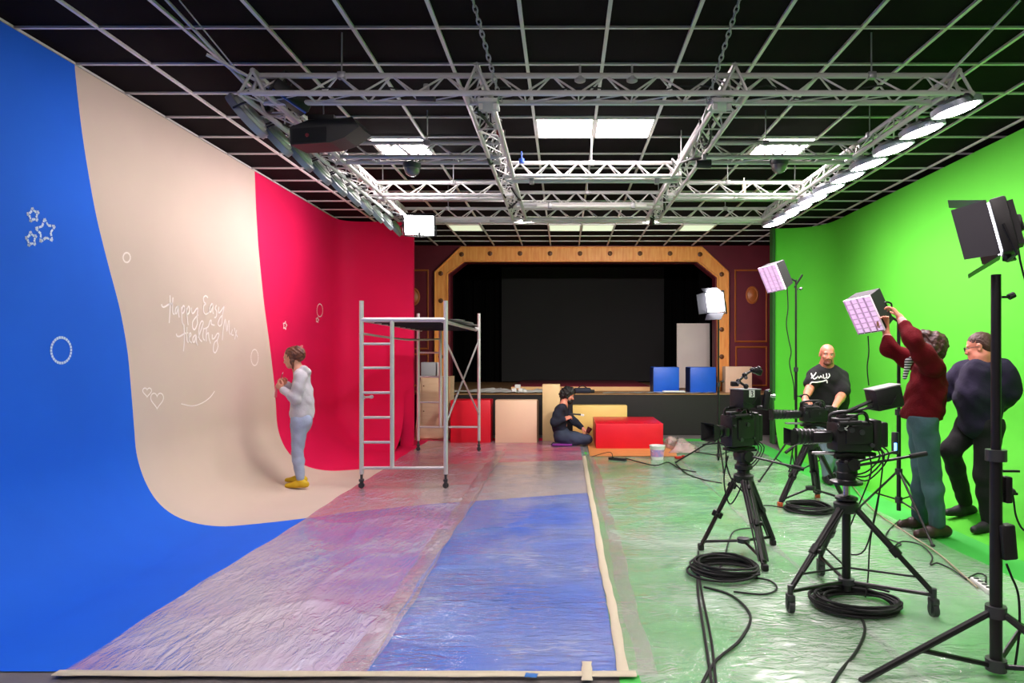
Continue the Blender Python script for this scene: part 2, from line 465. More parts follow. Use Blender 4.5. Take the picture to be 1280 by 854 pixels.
for x, y in [(577, 318), (612.5, 317), (650, 317), (687.5, 317), (725, 317), (762.5, 317), (800, 317), (837.5, 317), (875, 318), (551, 342), (902, 343), (551, 376), (902, 412), (902, 446), (551, 412), (551, 446), (902, 378)]:
    p = Q(x, y, YP-.1); M = Matrix.Translation((p.x, YP-.1, p.z)) @ Matrix.Rotation(PI/2, 4, 'X')
    MB().lathe([(.05, 0), (.05, .015), (.035, .02), (.03, .035), (.012, .04)], M, 14).build('rosette', kn, fr)

# the stage: black front, wooden deck, black drapes
blackp = mat('black_stage_paint', (20, 14, 16), .5, noise=.2)
SH = .81; YS = 13.2
mb = MB(); mb.box((.3, (YS + 18.9)/2, SH/2 - .01), (10.2, 18.9-YS, SH - .02))
mb.cur = 1; mb.box((.3, (YS + 18.9)/2 - .01, SH - .01), (10.2, 18.9-YS+.02, .02))
st = mb.build('stage', [blackp, wood('pale_stage_deck', (170, 128, 84), (140, 104, 66), .5, (1, 8, 1))], kind='structure', smooth=False); st['label'] = 'raised stage with a black front and wooden deck'
drape = mat('black_drape', (7, 7, 8), .95, spec=.1)
xs = np.linspace(-4.6, 5.2, 500); zs = np.linspace(SH, 4.6, 6)
V = np.array([[(x, 18.7 + .05*math.sin(x*21) + .02*math.sin(x*53), z) for z in zs] for x in xs])
o = gridmesh('wall_stage', V, drape, kind='structure'); o['label'] = 'black drape at the back of the stage'
for sx, a in ((-3.4, 1), (-2.9, 2), (3.75, 3), (4.1, 4)):
    yy = 14.9 + (a % 2)*1.7
    xs = np.linspace(-.75, .75, 80) + sx + (-.3 if sx < 0 else .3)
    V = np.array([[(x, yy + .06*math.sin(x*25), z) for z in (SH, 2, 3, 4.5)] for x in xs])
    o = gridmesh('stage_curtain', V, drape); tag(o, '%s black leg curtain hanging at the %s side of the stage' % ('front' if a % 2 == 0 else 'rear', 'left' if sx < 0 else 'right'), 'curtain', 'leg curtains at the sides of the stage')
mb = MB(); mb.box((.5, 16.5, 4.65), (10, 4.6, .1)); o = mb.build('ceiling', drape, kind='structure', smooth=False); o['label'] = 'dark ceiling above the stage'
for x in (-4.7, 5.4):
    mb = MB(); mb.box((x, 16.6, 2.3), (.1, 4.7, 4.7)); mb.build('wall_stage_side', drape, kind='structure', smooth=False)
# grey-black backdrop screen hung in front of the drape
a = P(627, 335, 18.4); b = P(830, 478, 18.4)
mb = MB(); mb.box(((a.x+b.x)/2, 18.4, (a.z + SH + .03)/2), (b.x-a.x, .02, a.z - SH - .03)); mb.cyl((a.x, 18.4, a.z), (b.x, 18.4, a.z), .02)
tag(mb.build('backdrop_screen', mat('charcoal_screen', (44, 43, 44), .9, noise=.1, nscale=1.0), smooth=False, origin=((a.x+b.x)/2, 18.4, SH)), 'large charcoal backdrop screen standing at the back of the stage', 'backdrop')

# painted marks on the left wall
marks = [mat('white_chalk_line', (244, 236, 230), .6), mat('pale_blue_line', (190, 218, 250), .6)]
def on_wall(px, py, off=.002):
    p, v, n = cyc_hit(px, py); return p + n*off
def ribbon(mb, px, w, closed=False):
    """a painted line lying on the wall"""
    H = []
    for x, y in px: p, v, n = cyc_hit(x, y); H.append((p + n*.003, n))
    m = len(H); vs = []
    for i, (p, n) in enumerate(H):
        a = H[(i+1) % m][0] if closed or i < m-1 else p; c = H[i-1][0] if closed or i > 0 else p
        d = a - c; s = d.cross(n); s = s.normalized() if s.length > 1e-8 else Vector((0, 1, 0)); vs += [p - s*w, p + s*w]
    mb.add(vs, [(2*i, 2*i+1, (2*i+3) % (2*m), (2*i+2) % (2*m)) for i in range(m if closed else m-1)])
def stroke(mb, pts, w=.0055, n=5, closed=False):
    sp = spline([Vector((x, y, 0)) for x, y in pts], n, closed)
    ribbon(mb, [(p.x, p.y) for p in sp], w, closed)
def star(px, py, rx, ry, rot, m=1):
    mb = MB(); pts = []
    for i in range(10):
        t = rot + i*PI/5; k = 1 if i % 2 == 0 else .5
        pts.append((px + math.sin(t)*rx*k, py - math.cos(t)*ry*k))
    for i in range(10):
        a, b = Vector(pts[i]), Vector(pts[(i+1) % 10])
        for u, v, w in ((.0, .42, .0095), (.54, .97, .008)): ribbon(mb, [tuple(a.lerp(b, u)), tuple(a.lerp(b, (u+v)/2)), tuple(a.lerp(b, v))], w)
    mb.build('star_outline', marks[m], wl)
star(41, 269, 8, 9.5, -.15); star(56.5, 289, 13, 16, -.1); star(38.5, 299, 7.5, 10, -.15); star(356, 407, 2.6, 5.5, .2, 0); star(396.5, 400, 2, 3.5, .2, 0)
for (px, py, rx, ry, m) in ((76, 438, 12.5, 16, 1), (158, 322, 4.5, 6, 0), (318, 447, 4.5, 10, 0), (399.5, 388, 3.6, 8, 0)):
    mb = MB(); n = 26
    for i in range(n):
        seg = []
        for j in range(4):
            t = 2*PI*(i + j/3*.82)/n; seg.append((px + rx*math.sin(t), py - ry*math.cos(t)))
        ribbon(mb, seg, .010 if m else .0075)
    mb.build('ring_outline', marks[m], wl)
for (px, py, sx, sy) in ((183.5, 490, 5.5, 6), (196, 500, 8, 10.5)):
    mb = MB(); pts = []
    for i in range(24):
        t = 2*PI*i/24; x = 16*math.sin(t)**3; y = 13*math.cos(t)-5*math.cos(2*t)-2*math.cos(3*t)-math.cos(4*t); pts.append((px + x/16*sx, py - y/15*sy))
    stroke(mb, pts, .0055, 2, True); mb.build('heart_outline', marks[0], wl)
mb = MB(); stroke(mb, [(226, 505), (240, 507.5), (252, 504), (262, 497), (268, 489)], .006, 6); mb.build('smile_line', marks[0], wl)
mb = MB()
Z = lambda L: [(190 + x/9.49, 355 + y/9.49) for x, y in L]
for L in ([(110,240),(118,268),(145,272),(200,240),(245,232)], [(210,135),(212,250),(205,400),(200,465)], [(245,160),(240,250),(245,345),(265,358)],
          [(305,262),(278,290),(272,340),(287,350),(302,300),(308,262),(312,350),(320,400)],
          [(345,270),(350,360),(355,450),(375,490)], [(350,300),(370,258),(385,290),(372,338),(352,350)],
          [(405,280),(412,380),(425,490)], [(410,310),(430,265),(445,300),(432,348),(412,360)],
          [(465,280),(470,340),(490,345),(520,300),(540,295),(530,400),(535,470),(505,540),(480,520),(480,450),(520,390),(545,365)],
          [(660,165),(635,140),(608,165),(615,215),(635,235),(612,260),(608,320),(630,358),(665,345),(682,310)],
          [(712,230),(687,270),(680,320),(695,330),(713,270),(720,240),(718,330),(728,352)],
          [(762,250),(747,290),(765,330),(757,390),(735,400)],
          [(790,270),(785,330),(800,340),(840,285),(852,275),(830,380),(825,470),(800,500),(780,470),(800,410),(832,370)],
          [(830,668),(840,560),(865,420),(885,560),(902,450),(915,450),(912,560),(930,602)], [(950,540),(940,598),(965,608)], [(975,520),(988,580),(1012,632)], [(1003,545),(990,600),(978,658)],
          [(285,590),(295,620),(330,620),(380,590),(425,580)], [(375,480),(380,600),(378,700),(370,800)], [(412,510),(408,600),(415,680),(432,692)],
          [(435,640),(458,610),(452,580),(436,610),(442,675),(470,698)], [(515,600),(482,640),(486,690),(504,680),(520,610),(525,690),(540,730)],
          [(545,640),(590,510),(605,455),(582,445),(556,520),(556,640),(590,685)], [(612,520),(600,600),(605,650),(622,670)],
          [(600,538),(660,510),(685,440),(700,435),(702,478),(740,490)], [(645,520),(640,600),(640,682)], [(642,605),(665,580),(672,640),(692,708)],
          [(712,600),(713,650),(740,640),(770,590),(792,600),(770,680),(780,740),(750,815),(725,790),(736,700),(778,660)]):
    stroke(mb, Z(L), .0085, 5)
o = mb.build('lettering', marks[0], wl); o['label'] = 'white script lettering Happy Easy Healthy Mix'

# ------------------------------------------------------------------ dust sheets and tape
def sheet(name, x0, x1, y0, y1, m, label, amp=.010, seed=0.0, sx=1.0, sy=1.0, z0=.004, hem=0, mat_x=None):
    nx = int((x1-x0)/.022) + 2; ny = int((y1-y0)/.03) + 2
    X, Y = np.meshgrid(np.linspace(x0, x1, nx), np.linspace(y0, y1, ny), indexing='ij')
    w = ridge(X*2.2*sx + seed + 1.5*vnoise(X*1.1+seed, Y*1.1), Y*2.2*sy + seed*2)**6*.9 + ridge(X*5*sx + seed*3 + vnoise(X*3, Y*3), Y*5*sy + seed)**5*.55 + ridge(X*1.1 + Y*.9 + seed, Y*.8 - X*.7 + 9)**10*1.0 + vnoise(X*11, Y*11)*.15
    w = w*(.4 + .9*vnoise(X*.8 + seed, Y*.6 + 3))
    edge = np.minimum(np.minimum(X-x0, x1-X)/.05, np.minimum(Y-y0, y1-Y)/.05).clip(0, 1)
    Zz = z0 + .8*amp*w*edge
    Xw = X + .012*np.sin(Y*2.1+seed)*(1-edge) + .006*np.sin(Y*9)*(1-edge)
    o = gridmesh(name, np.stack([Xw, Y, Zz], -1), m)
    return tag(o, label, 'dust sheet', 'clear plastic dust sheets on the floor')
f1 = film('mauve_dust_film', (216, 174, 206), .42, .66, .9, 13.0, .8, .18, (1.8, .6, 1), tint2=(226, 216, 226))
f2 = film('clear_dust_film', (200, 214, 240), .16, .42, 1.3, 12.0, .8, .14, (.6, 1.8, 1))
f3 = film('milky_dust_film', (220, 234, 222), .20, .56, 1.0, 12.0, .8, .15, (.7, 1.6, 1))
sheet('dust_sheet', -2.5, -1.0, 3.30, 12.3, f1, 'pinkish clear plastic sheet taped over the floor under the scaffold', .013, 1.3, 1.3, .5)
sheet('dust_sheet', -1.0, .30, 3.32, 12.3, f2, 'clear wrinkled plastic sheet over the blue floor in the middle', .010, 4.1, .6, 1.5, .005)
sheet('dust_sheet', .36, 1.75, 3.05, 12.2, f3, 'milky plastic sheet over the green floor beside the middle tape line', .011, 7.7, .7, 1.4)
sheet('dust_sheet', 1.70, 3.15, 3.05, 12.2, f3, 'milky plastic sheet over the green floor under the camera tripods', .012, 11.2, .8, 1.2, .007)
tape = mat('masking_tape', (196, 188, 162), .6, bump=.1)
def strip(pts, w, label, z=.012, m=None, name='masking_tape'):
    """a band of tape laid along points on the floor"""
    sp = spline(pts, 8); rows = []
    for i, p in enumerate(sp):
        d = (sp[min(i+1, len(sp)-1)] - sp[max(i-1, 0)]).normalized(); n = Vector((-d.y, d.x, 0)); ww = w/2*(1 + .12*math.sin(i*1.7))
        rows.append([(p.x-n.x*ww, p.y-n.y*ww, z), (p.x-n.x*ww*.9, p.y-n.y*ww*.9, z+.003), (p.x+n.x*ww*.9, p.y+n.y*ww*.9, z+.003), (p.x+n.x*ww, p.y+n.y*ww, z)])
    o = gridmesh(name, np.array(rows), m or tape, flip=False); return tag(o, label, 'tape', None)
strip([(SEAM+.022, 3.3, 0), (SEAM+.03, 4.2, 0), (SEAM+.018, 5, 0), (SEAM+.026, 6.5, 0), (SEAM+.022, 8, 0), (SEAM+.03, 10.4, 0)], .055, 'long beige masking tape line between the blue and the green floor')
strip([(-2.5, 3.31, 0), (-1.5, 3.30, 0), (.35, 3.3, 0)], .055, 'beige masking tape across the front edge of the blue floor', .016)
a = G(733, 845); strip([(a.x, 3.22, 0), (a.x+.005, 3.42, 0)], .05, 'short piece of beige tape crossing the front tape', .02)
a = G(664, 851); strip([(a.x-.03, 3.28, 0), (a.x+.03, 3.27, 0)], .04, 'scrap of blue tape at the front edge of the floor', .02, mat('blue_tape', (20, 105, 185), .5))
sheet('dust_sheet', -1.13, -.97, 3.3, 11.0, film('pale_seam_film', (214, 196, 204), .25, .45, 2.0, 8.0, .4, .2, (1, 4, 1)), 'pale overlap strip joining the pinkish sheet to the clear one', .009, 5.2, 1, 1, .010)
f4 = film('seam_film', (210, 208, 200), .3, .5, 2.0, 8.0, .3, .2, (1, 4, 1))
sheet('dust_sheet', .295, .46, 3.3, 10.6, f4, 'narrow overlapping strip of plastic along the middle tape line', .006, 2.2, 1, 1, .010)
# ================================================================== overhead trusses, lamps and rigging
alu = mat('aluminium_tube', (208, 206, 205), .4, metal=.25)
alud = mat('worn_grey_steel', (160, 160, 162), .4, metal=.4)
blk = mat('black_metal', (16, 16, 17), .4)
blkp = mat('black_plastic', (20, 20, 21), .5, bump=.1)
rub = mat('black_rubber', (14, 14, 15), .7)
dgrey = mat('dark_grey_metal', (62, 64, 66), .4, metal=.3)
chrome = mat('bright_steel', (205, 205, 208), .25, metal=.9)
whitep = mat('white_plastic', (226, 226, 224), .45)

HB, HT = CH + 1.84, CH + 2.0
TL, TR = -2.2, 2.78
def truss(a, b, label, bay=.37, w=.18, h=.16, hang=(), grp='aluminium lighting trusses under the ceiling'):
    """triangular truss, apex up, from a to b (points at bottom-chord height)"""
    a = Vector(a); b = Vector(b); d = (b-a).normalized(); s = Vector((-d.y, d.x, 0)); L = (b-a).length
    t = thing('lighting_truss', label, 'truss', a, grp)
    ch = [(s*w/2, 0), (-s*w/2, 0), (Vector((0, 0, h)), 1)]
    for o, _ in ch: MB().cyl(a+o, b+o, .021 , n=8).build('chord', alu, t)
    mb = MB(); n = max(2, round(L/bay))
    for i in range(n):
        p0 = a + d*(L*i/n); p1 = a + d*(L*(i+.5)/n); p2 = a + d*(L*(i+1)/n); ap = p1 + Vector((0, 0, h))
        for sg in (1, -1):
            mb.cyl(p0 + s*sg*w/2, ap, .007, n=6); mb.cyl(ap, p2 + s*sg*w/2, .007, n=6)
        mb.cyl(p0 + s*w/2, p2 - s*w/2, .006, n=6); mb.cyl(p0 + s*w/2, p0 - s*w/2, .006, n=6)
    for e in (a, b):
        for o1, o2 in ((0, 1), (1, 2), (2, 0)): mb.cyl(e + ch[o1][0], e + ch[o2][0], .012, n=6)
    mb.build('lacing', alu, t)
    for k in hang:                                   # clamps and drop rods up to the ceiling
        p = a + d*k + Vector((0, 0, h)); MB().cyl(p, (p.x, p.y, CEIL), .006, n=6).box(p, (.06, .05, .05), bev=.008).build('drop_rod', alud, t)
    return t
Ys = [4.84, 6.38, 7.87, 9.25]
truss((TL, Ys[0], HB), (TR, Ys[0], HB), 'nearest cross truss spanning the room in front of the ceiling panels', hang=(.6, 4.4))
truss((TL, Ys[3], HB), (TR, Ys[3], HB), 'farthest cross truss spanning the room before the stage', hang=(.6, 4.4))
truss((TL, Ys[1], HB), (-.62, Ys[1], HB), 'short cross truss on the left carrying a dome camera', hang=(.9,))
truss((1.2, Ys[1], HB), (TR, Ys[1], HB), 'short cross truss on the right carrying a dome camera', hang=(.7,))
truss((TL, Ys[2], HB), (-.62, Ys[2], HB), 'short cross truss on the left, second from the farthest', hang=(.9,))
truss((1.2, Ys[2], HB), (TR, Ys[2], HB), 'short cross truss on the right, second from the farthest', hang=(.7,))
truss((TL, 4.75, HB), (TL, 9.3, HB), 'left side truss carrying the unlit round lamps', hang=(1.4, 3.4))
truss((TR, 4.75, HB), (TR, 9.3, HB), 'right side truss carrying the row of lit round lamps', hang=(1.4, 3.4))
truss((-.62, 4.75, HB), (-.62, 9.3, HB), 'inner left truss running towards the stage', hang=(2.2, 3.9), h=.2)
truss((1.2, 4.75, HB), (1.2, 9.3, HB), 'inner right truss running towards the stage', hang=(2.2, 3.9), h=.2)
truss((-.62, 7.05, HB), (1.2, 7.05, HB), 'middle cross truss between the inner trusses, just behind the bright ceiling panels', hang=(.9,), bay=.3)
truss((-.62, 8.34, HB), (1.2, 8.34, HB), 'middle cross truss between the inner trusses, farther back', hang=(.9,), bay=.3)
for (x0, x1, y, Yv, lab) in ((640, 846, 226, 7.0, 'pale lighting pipe under the middle cross truss'), (671, 808, 257.5, 8.2, 'shorter pale lighting pipe farther back between the inner trusses')):
    a = P(x0, y, Yv); b = P(x1, y, Yv)
    t = thing('lighting_pipe', lab, 'pipe', a)
    MB().cyl(a, b, .026, n=10).build('pipe', mat('pale_grey_pipe', (205, 203, 198), .4), t)
    for k in (.12, .88):
        p = a.lerp(b, k); MB().cyl(p, (p.x, p.y, HB+.02), .012, n=8).box(p, (.05, .07, .07), bev=.01).build('clamp', alud, t)

# round lamps: dish, rim, lit diffuser, yoke
lamp_on = glow('lamp_diffuser_lit', (255, 238, 246), 38.0)
lamp_far = glow('lamp_diffuser_far', (255, 238, 246), 56.0)
shell = mat('grey_lamp_shell', (150, 156, 168), .35, metal=.3)
shelli = mat('pale_lamp_fins', (188, 192, 190), .4, metal=.2)
def round_lamp(c, axis, yoke_to, label, grp, lit, dome_=.5, sc=1.0):
    """axis: direction the lamp shines"""
    c = Vector(c); t = thing('round_lamp', label, 'lamp', c, grp)
    M = Matrix.Translation(c) @ frame(-Vector(axis), (0, 1, 0)).to_4x4() @ Matrix.Scale(sc, 4)
    MB().lathe([(.168, -.012), (.19, -.012), (.19, .035), (.182, .04), (.168, .03)], M, 32, capped=False).build('rim', shell, t)
    mb = MB().lathe([(.180, .03), (.165, .040), (.150, .040), (.148, .058), (.125, .062), (.122, .072), (.09, .076), (.05, .078)], M, 32)
    mb.build('heat_sink', shelli, t)
    MB().lathe([(.0, -.065*dome_), (.05, -.063*dome_), (.10, -.055*dome_), (.14, -.040*dome_), (.160, -.022*dome_), (.168, .0), (.168, .008), (.0, .008)], M, 32, capped=False).build('diffuser', lit, t)
    y = Vector((0, 1, 0)); a = c + y*.2; b = c - y*.2; top = Vector(yoke_to)
    mb = MB(); mb.tube(spline([a, a + (top-c)*.75, top, b + (top-c)*.75, b], 5), .008, 6); mb.box(top, (.06, .06, .05), bev=.01); mb.build('yoke', blk, t)
    return t
lx = 1.80
names = ['nearest', 'second', 'third', 'fourth', 'fifth', 'sixth', 'seventh', 'eighth', 'ninth', 'farthest']
for i in range(10):
    y = 4.94 + .477*i
    round_lamp((2.87, y, CH + lx), (.26, 0, -1), (2.80, y, HB), '%s lit round lamp in the row under the right side truss' % names[i], 'lit round lamps on the right side truss', lamp_on if i < 6 else lamp_far, .6, .9)
for i in range(10):
    y = 5.12 + .477*i
    round_lamp((-2.42, y, CH + 1.80), (-.78, 0, -.62), (-2.25, y, HB + .02), '%s round lamp tilted to the painted wall on the left side truss' % names[i], 'tilted round lamps on the left side truss', glow('lamp_left', (255, 234, 240), 6.0) if i == 0 else (MAT['lamp_left'] if i < 6 else (MAT.get('lamp_left_far') or glow('lamp_left_far', (255, 234, 240), 18.0))), 0.0)

# ceiling panels
pan_on = glow('ceiling_panel_lit', (255, 240, 240), 15.0); pan_dim = glow('ceiling_panel_dim', (190, 205, 170), .45)
def panel(cx, k, label, m, grp='square ceiling light panels'):
    y0 = 4.77 + .6*k
    t = thing('ceiling_panel', label, 'ceiling light', (cx, y0 + .3, CEIL), grp)
    MB().box((cx, y0+.3, CEIL - .006), (.55, .55, .012)).build('diffuser', m, t, smooth=False)
    mb = MB()
    for sx in (-1, 1): mb.box((cx + sx*.283, y0+.3, CEIL-.008), (.022, .59, .016))
    for sy in (-1, 1): mb.box((cx, y0+.3+sy*.283, CEIL-.008), (.59, .022, .016))
    mb.build('frame', bar, t, smooth=False)
panel(0, 3, 'left one of the two bright square ceiling panels at mid room', pan_on)
panel(.6, 3, 'right one of the two bright square ceiling panels at mid room', pan_on)
panel(-1.8, 4, 'lit ceiling panel seen behind the short left truss', pan_on)
panel(2.4, 4, 'lit ceiling panel seen behind the short right truss', pan_on)
panel(-1.8, 12, 'dim ceiling panel near the stage on the left', pan_dim)
panel(0, 12, 'dim ceiling panel near the stage, left of the middle pair', pan_dim)
panel(.6, 12, 'dim ceiling panel near the stage, right of the middle pair', pan_dim)
panel(2.4, 12, 'dim ceiling panel near the stage on the right', pan_dim)
for i, (x, k) in enumerate(((-1.8, -4), (0, -5), (.6, -5), (2.4, -4), (-1.8, -9), (.6, -9), (2.4, -9))):  # unseen panels added over and behind the camera as fill light
    panel(x, k, 'added fill light panel above and behind the camera, %s' % ('over the left floor', 'left of the middle', 'right of the middle', 'over the right floor', 'far left', 'far middle', 'far right')[i], pan_on)

# chains
def chain(a, b, label):
    a = Vector(a); b = Vector(b); n = int((b-a).length/.042); d = (b-a)/n; Fm = frame(d); mb = MB()
    for i in range(n):
        c = a + d*(i+.5); X = Fm.col[0] if i % 2 else Fm.col[1]; dn = d.normalized()
        mb.tube([c + dn*math.cos(t)*.029 + X*math.sin(t)*.014 for t in [2*PI*k/10 for k in range(10)]], .005, 5, True)
    tag(mb.build('hoist_chain', alud, origin=a), label, 'chain')
chain(P(579, -44, 4.0), P(626, 128, 4.84), 'steel chain from the ceiling to the inner left truss')
chain(P(938, -44, 4.0), P(884, 128, 4.84), 'steel chain from the ceiling to the inner right truss')
for (x, lab) in ((611, 'pale grey corner bracket joining the inner left truss to the nearest cross truss'), (900, 'pale grey corner bracket joining the inner right truss to the nearest cross truss')):
    p = P(x, 131, 4.84); mb = MB(); mb.box(p, (.14, .2, .03), bev=.004); mb.box(p + Vector((-.05, -.06, -.03)), (.03, .03, .06)); mb.box(p + Vector((.05, -.06, -.03)), (.03, .03, .06)); tag(mb.build('truss_bracket', mat('light_grey_paint', (180, 180, 178), .5), origin=p), lab, 'bracket')
# sling cables at the left
for (a, b, lab) in ((P(195, -14, 4.3), P(322, 122, 4.9), 'thick pale sling rod rising left from the truss corner'), (P(224, 0, 4.4), P(298, 90, 4.8), 'thin steel sling wire at the left truss corner'), (P(258, 68, 4.6), P(342, 112, 4.85), 'short pale sling rod at the left truss corner'), (P(1275, 0, 4.4), P(1170, 110, 4.85), 'pale sling rod rising right from the truss corner')):
    tag(MB().cyl(a, b, .012 if 'rod' in lab else .005, n=6).build('sling', alu, origin=a), lab, 'sling')

# box and black line-array speaker on the left truss
p = P(362, 122, 4.9)
t = thing('power_box', 'black box with a blue lit edge clamped to the left truss corner', 'power box', p)
Rr = Matrix.Rotation(math.radians(-40), 3, 'Z') @ Matrix.Rotation(math.radians(12), 3, 'X')
Rr = frame((.55, .55, -.35), (0, 0, 1))
MB().box(p, (.09, .13, .28), Rr, .01).build('case', blkp, t)
MB().box(p + Rr @ Vector((-.05, .045, 0)), (.012, .012, .26), Rr).build('blue_edge_light', mat('blue_lit_edge', (60, 90, 190), .3, metal=.5), t)  # bluish light on the case edge, put in as a coloured strip
MB().tube(spline([p + Vector((0, 0, .05)), p + Vector((.02, 0, .16)), p + Vector((-.04, 0, .2)), p + Vector((-.02, 0, .1))], 5), .006, 6).build('cable', rub, t)
p = P(404, 162, 5.2)
t = thing('loudspeaker', 'black wedge shaped loudspeaker hanging under the left truss', 'loudspeaker', p)
poly = [P(362, 157, 0)*0 for _ in range(0)]
pts = [(362, 159), (385, 150), (432, 147), (440, 146), (449, 158), (430, 172), (412, 178), (363, 181)]
fr_ = [P(x, y, 5.1) for x, y in pts]; bk = [q + Vector((0, .32, .03)) for q in fr_]; n = len(pts)
mb = MB(); mb.add(fr_ + bk, [tuple(range(n)), tuple(range(2*n-1, n-1, -1))] + [(i, (i+1) % n, n+(i+1) % n, n+i) for i in range(n)]); mb.build('cabinet', blkp, t, smooth=False)
q = P(384, 169, 5.09); MB().cyl(q, q + Vector((0, -.006, 0)), .014, n=12).build('badge', mat('dark_red_badge', (120, 24, 40), .4), t)
gr_ = [P(x, y, 5.095) for x, y in ((365, 161), (408, 158), (408, 177), (365, 179))]; MB().plate(*gr_, .006).build('grille', mat('black_grille', (10, 10, 11), .8, bump=.5, bscale=300), t)
mb = MB(); a = P(392, 150, 5.25); mb.cyl(a, (a.x, a.y, HB), .012, n=8); a = P(412, 148, 5.25); mb.cyl(a, (a.x, a.y, HB), .012, n=8); mb.box((a.x - .06, a.y, HB+.0), (.2, .05, .04)); mb.build('bracket', blk, t)

# dome cameras and small things on trusses
def dome(px, py, Y, label):
    p = P(px, py, Y); t = thing('dome_camera', label, 'camera', p, 'dome cameras under the short trusses')
    M = Matrix.Translation(p); top = HB - .0
    MB().lathe([(.075, .0), (.085, .02), (.085, .05), (.05, .065), (.02, .075)], M, 20).build('housing', dgrey, t)
    MB().sphere(p, (.075, .075, .075), 20).build('dome', mat('smoked_dome', (120, 120, 118), .12, metal=.4), t)
    MB().cyl(p + Vector((0, 0, .06)), (p.x, p.y, top+.05), .012, n=8).build('stem', dgrey, t)
dome(515, 211, 6.38, 'round dome camera under the short left truss'); dome(974, 207, 6.38, 'round dome camera under the short right truss')
def small_cyl(px, py, Y, r, h, m, name, label, cat):
    p = P(px, py, Y); mb = MB(); mb.lathe([(r*.8, -h/2), (r, -h*.4), (r, h*.4), (r*.6, h/2)], Matrix.Translation(p), 14); mb.cyl(p + Vector((0, 0, h/2)), p + Vector((0, 0, h/2+.07)), .008, n=6)
    tag(mb.build(name, m, origin=p), label, cat)
small_cyl(930, 237, 7.87, .022, .13, mat('beige_plastic', (214, 202, 170), .5), 'sensor', 'beige tube sensor hanging on the short right truss', 'sensor')
small_cyl(625, 166, 5.9, .032, .06, mat('red_plug', (150, 24, 24), .5), 'power_connector', 'red round power connector on the inner left truss', 'connector')
small_cyl(652, 201, 6.9, .028, .05, mat('blue_plug', (30, 80, 190), .5), 'power_connector', 'blue round power connector beside the inner left truss', 'connector')
for x, yy in ((725, 98), (790, 98)):
    small_cyl(x, yy, 4.86, .04, .05, alud, 'ceiling_sensor', '%s small round sensor hanging behind the nearest cross truss' % ('left' if x < 750 else 'right'), 'sensor')
spot_lens = glow('spot_lens_added_glow', (255, 236, 226), 30.0)
for (x, y, Y, lab, on) in ((533, 120, 4.8, 'left part of the nearest cross truss', 0), (880, 205, 6.0, 'inner right truss', 0), (655, 272, 9.2, 'farthest cross truss left of its middle', 1), (815, 276, 9.2, 'farthest cross truss right of its middle', 1)):
    p = P(x, y, Y); t = thing('clamp_lamp', 'small dark spotlight clamped on the %s' % lab, 'spotlight', p, 'small spotlights on the trusses')
    d = Vector((0, .93, -.36)) if on else Vector((1, 0, 0))
    MB().cyl(p - d*.07, p + d*.06, .032, .04, 14).build('housing', blkp, t); MB().box(p + Vector((0, 0, .05)), (.04, .04, .07), bev=.01).build('clamp', alud, t)
    if on:  # glow and area light added to brighten the stage; only the housing is seen
        MB().cyl(p + d*.06, p + d*.064, .034, n=14).build('lens', spot_lens, t)
        L_ = bpy.data.lights.new('added_stage_fill', 'AREA'); L_.shape = 'DISK'; L_.size = .07; L_.energy = 27; L_.color = (1, .93, .88); L_.spread = math.radians(130)
        lo = bpy.data.objects.new('stage_fill', L_); C.objects.link(lo); lo.parent = t; lo.location = d*.072; lo.rotation_euler = d.to_track_quat('-Z', 'Y').to_euler()
# cables wound along the inner trusses
for sx, base, lab in ((-.62, 1, 'black and grey cable run looped along the inner left truss'), (1.2, 2, 'black and grey cable run looped along the inner right truss')):
    t = thing('cable_run', lab, 'cable', (sx, 5, HB))
    for j in range(3):
        pts = [(sx + R.uniform(-.1, .1), 5 + k*.28, HB + R.uniform(-.06, .2)) for k in range(15)]
        MB().tube(spline(pts, 5), .009 if j else .013, 6).build('cable', (alud if j == 1 else rub), t)
t = thing('cable_run', 'thin cable loosely tied along the nearest cross truss', 'cable', (-2, 4.8, HB))
MB().tube(spline([(x, 4.86 + R.uniform(-.05, .05), HB + R.uniform(0, .1)) for x in np.linspace(-1.9, 2.5, 22)], 5), .006, 6).build('cable', rub, t)
t = thing('cable_run', 'cable loosely tied along the left side truss', 'cable', (-2.2, 5, HB))
MB().tube(spline([(TL + R.uniform(-.08, .08), y, HB + R.uniform(-.02, .15)) for y in np.linspace(4.9, 9.2, 20)], 5), .009, 6).build('cable', mat('pale_cable', (190, 180, 176), .5), t)

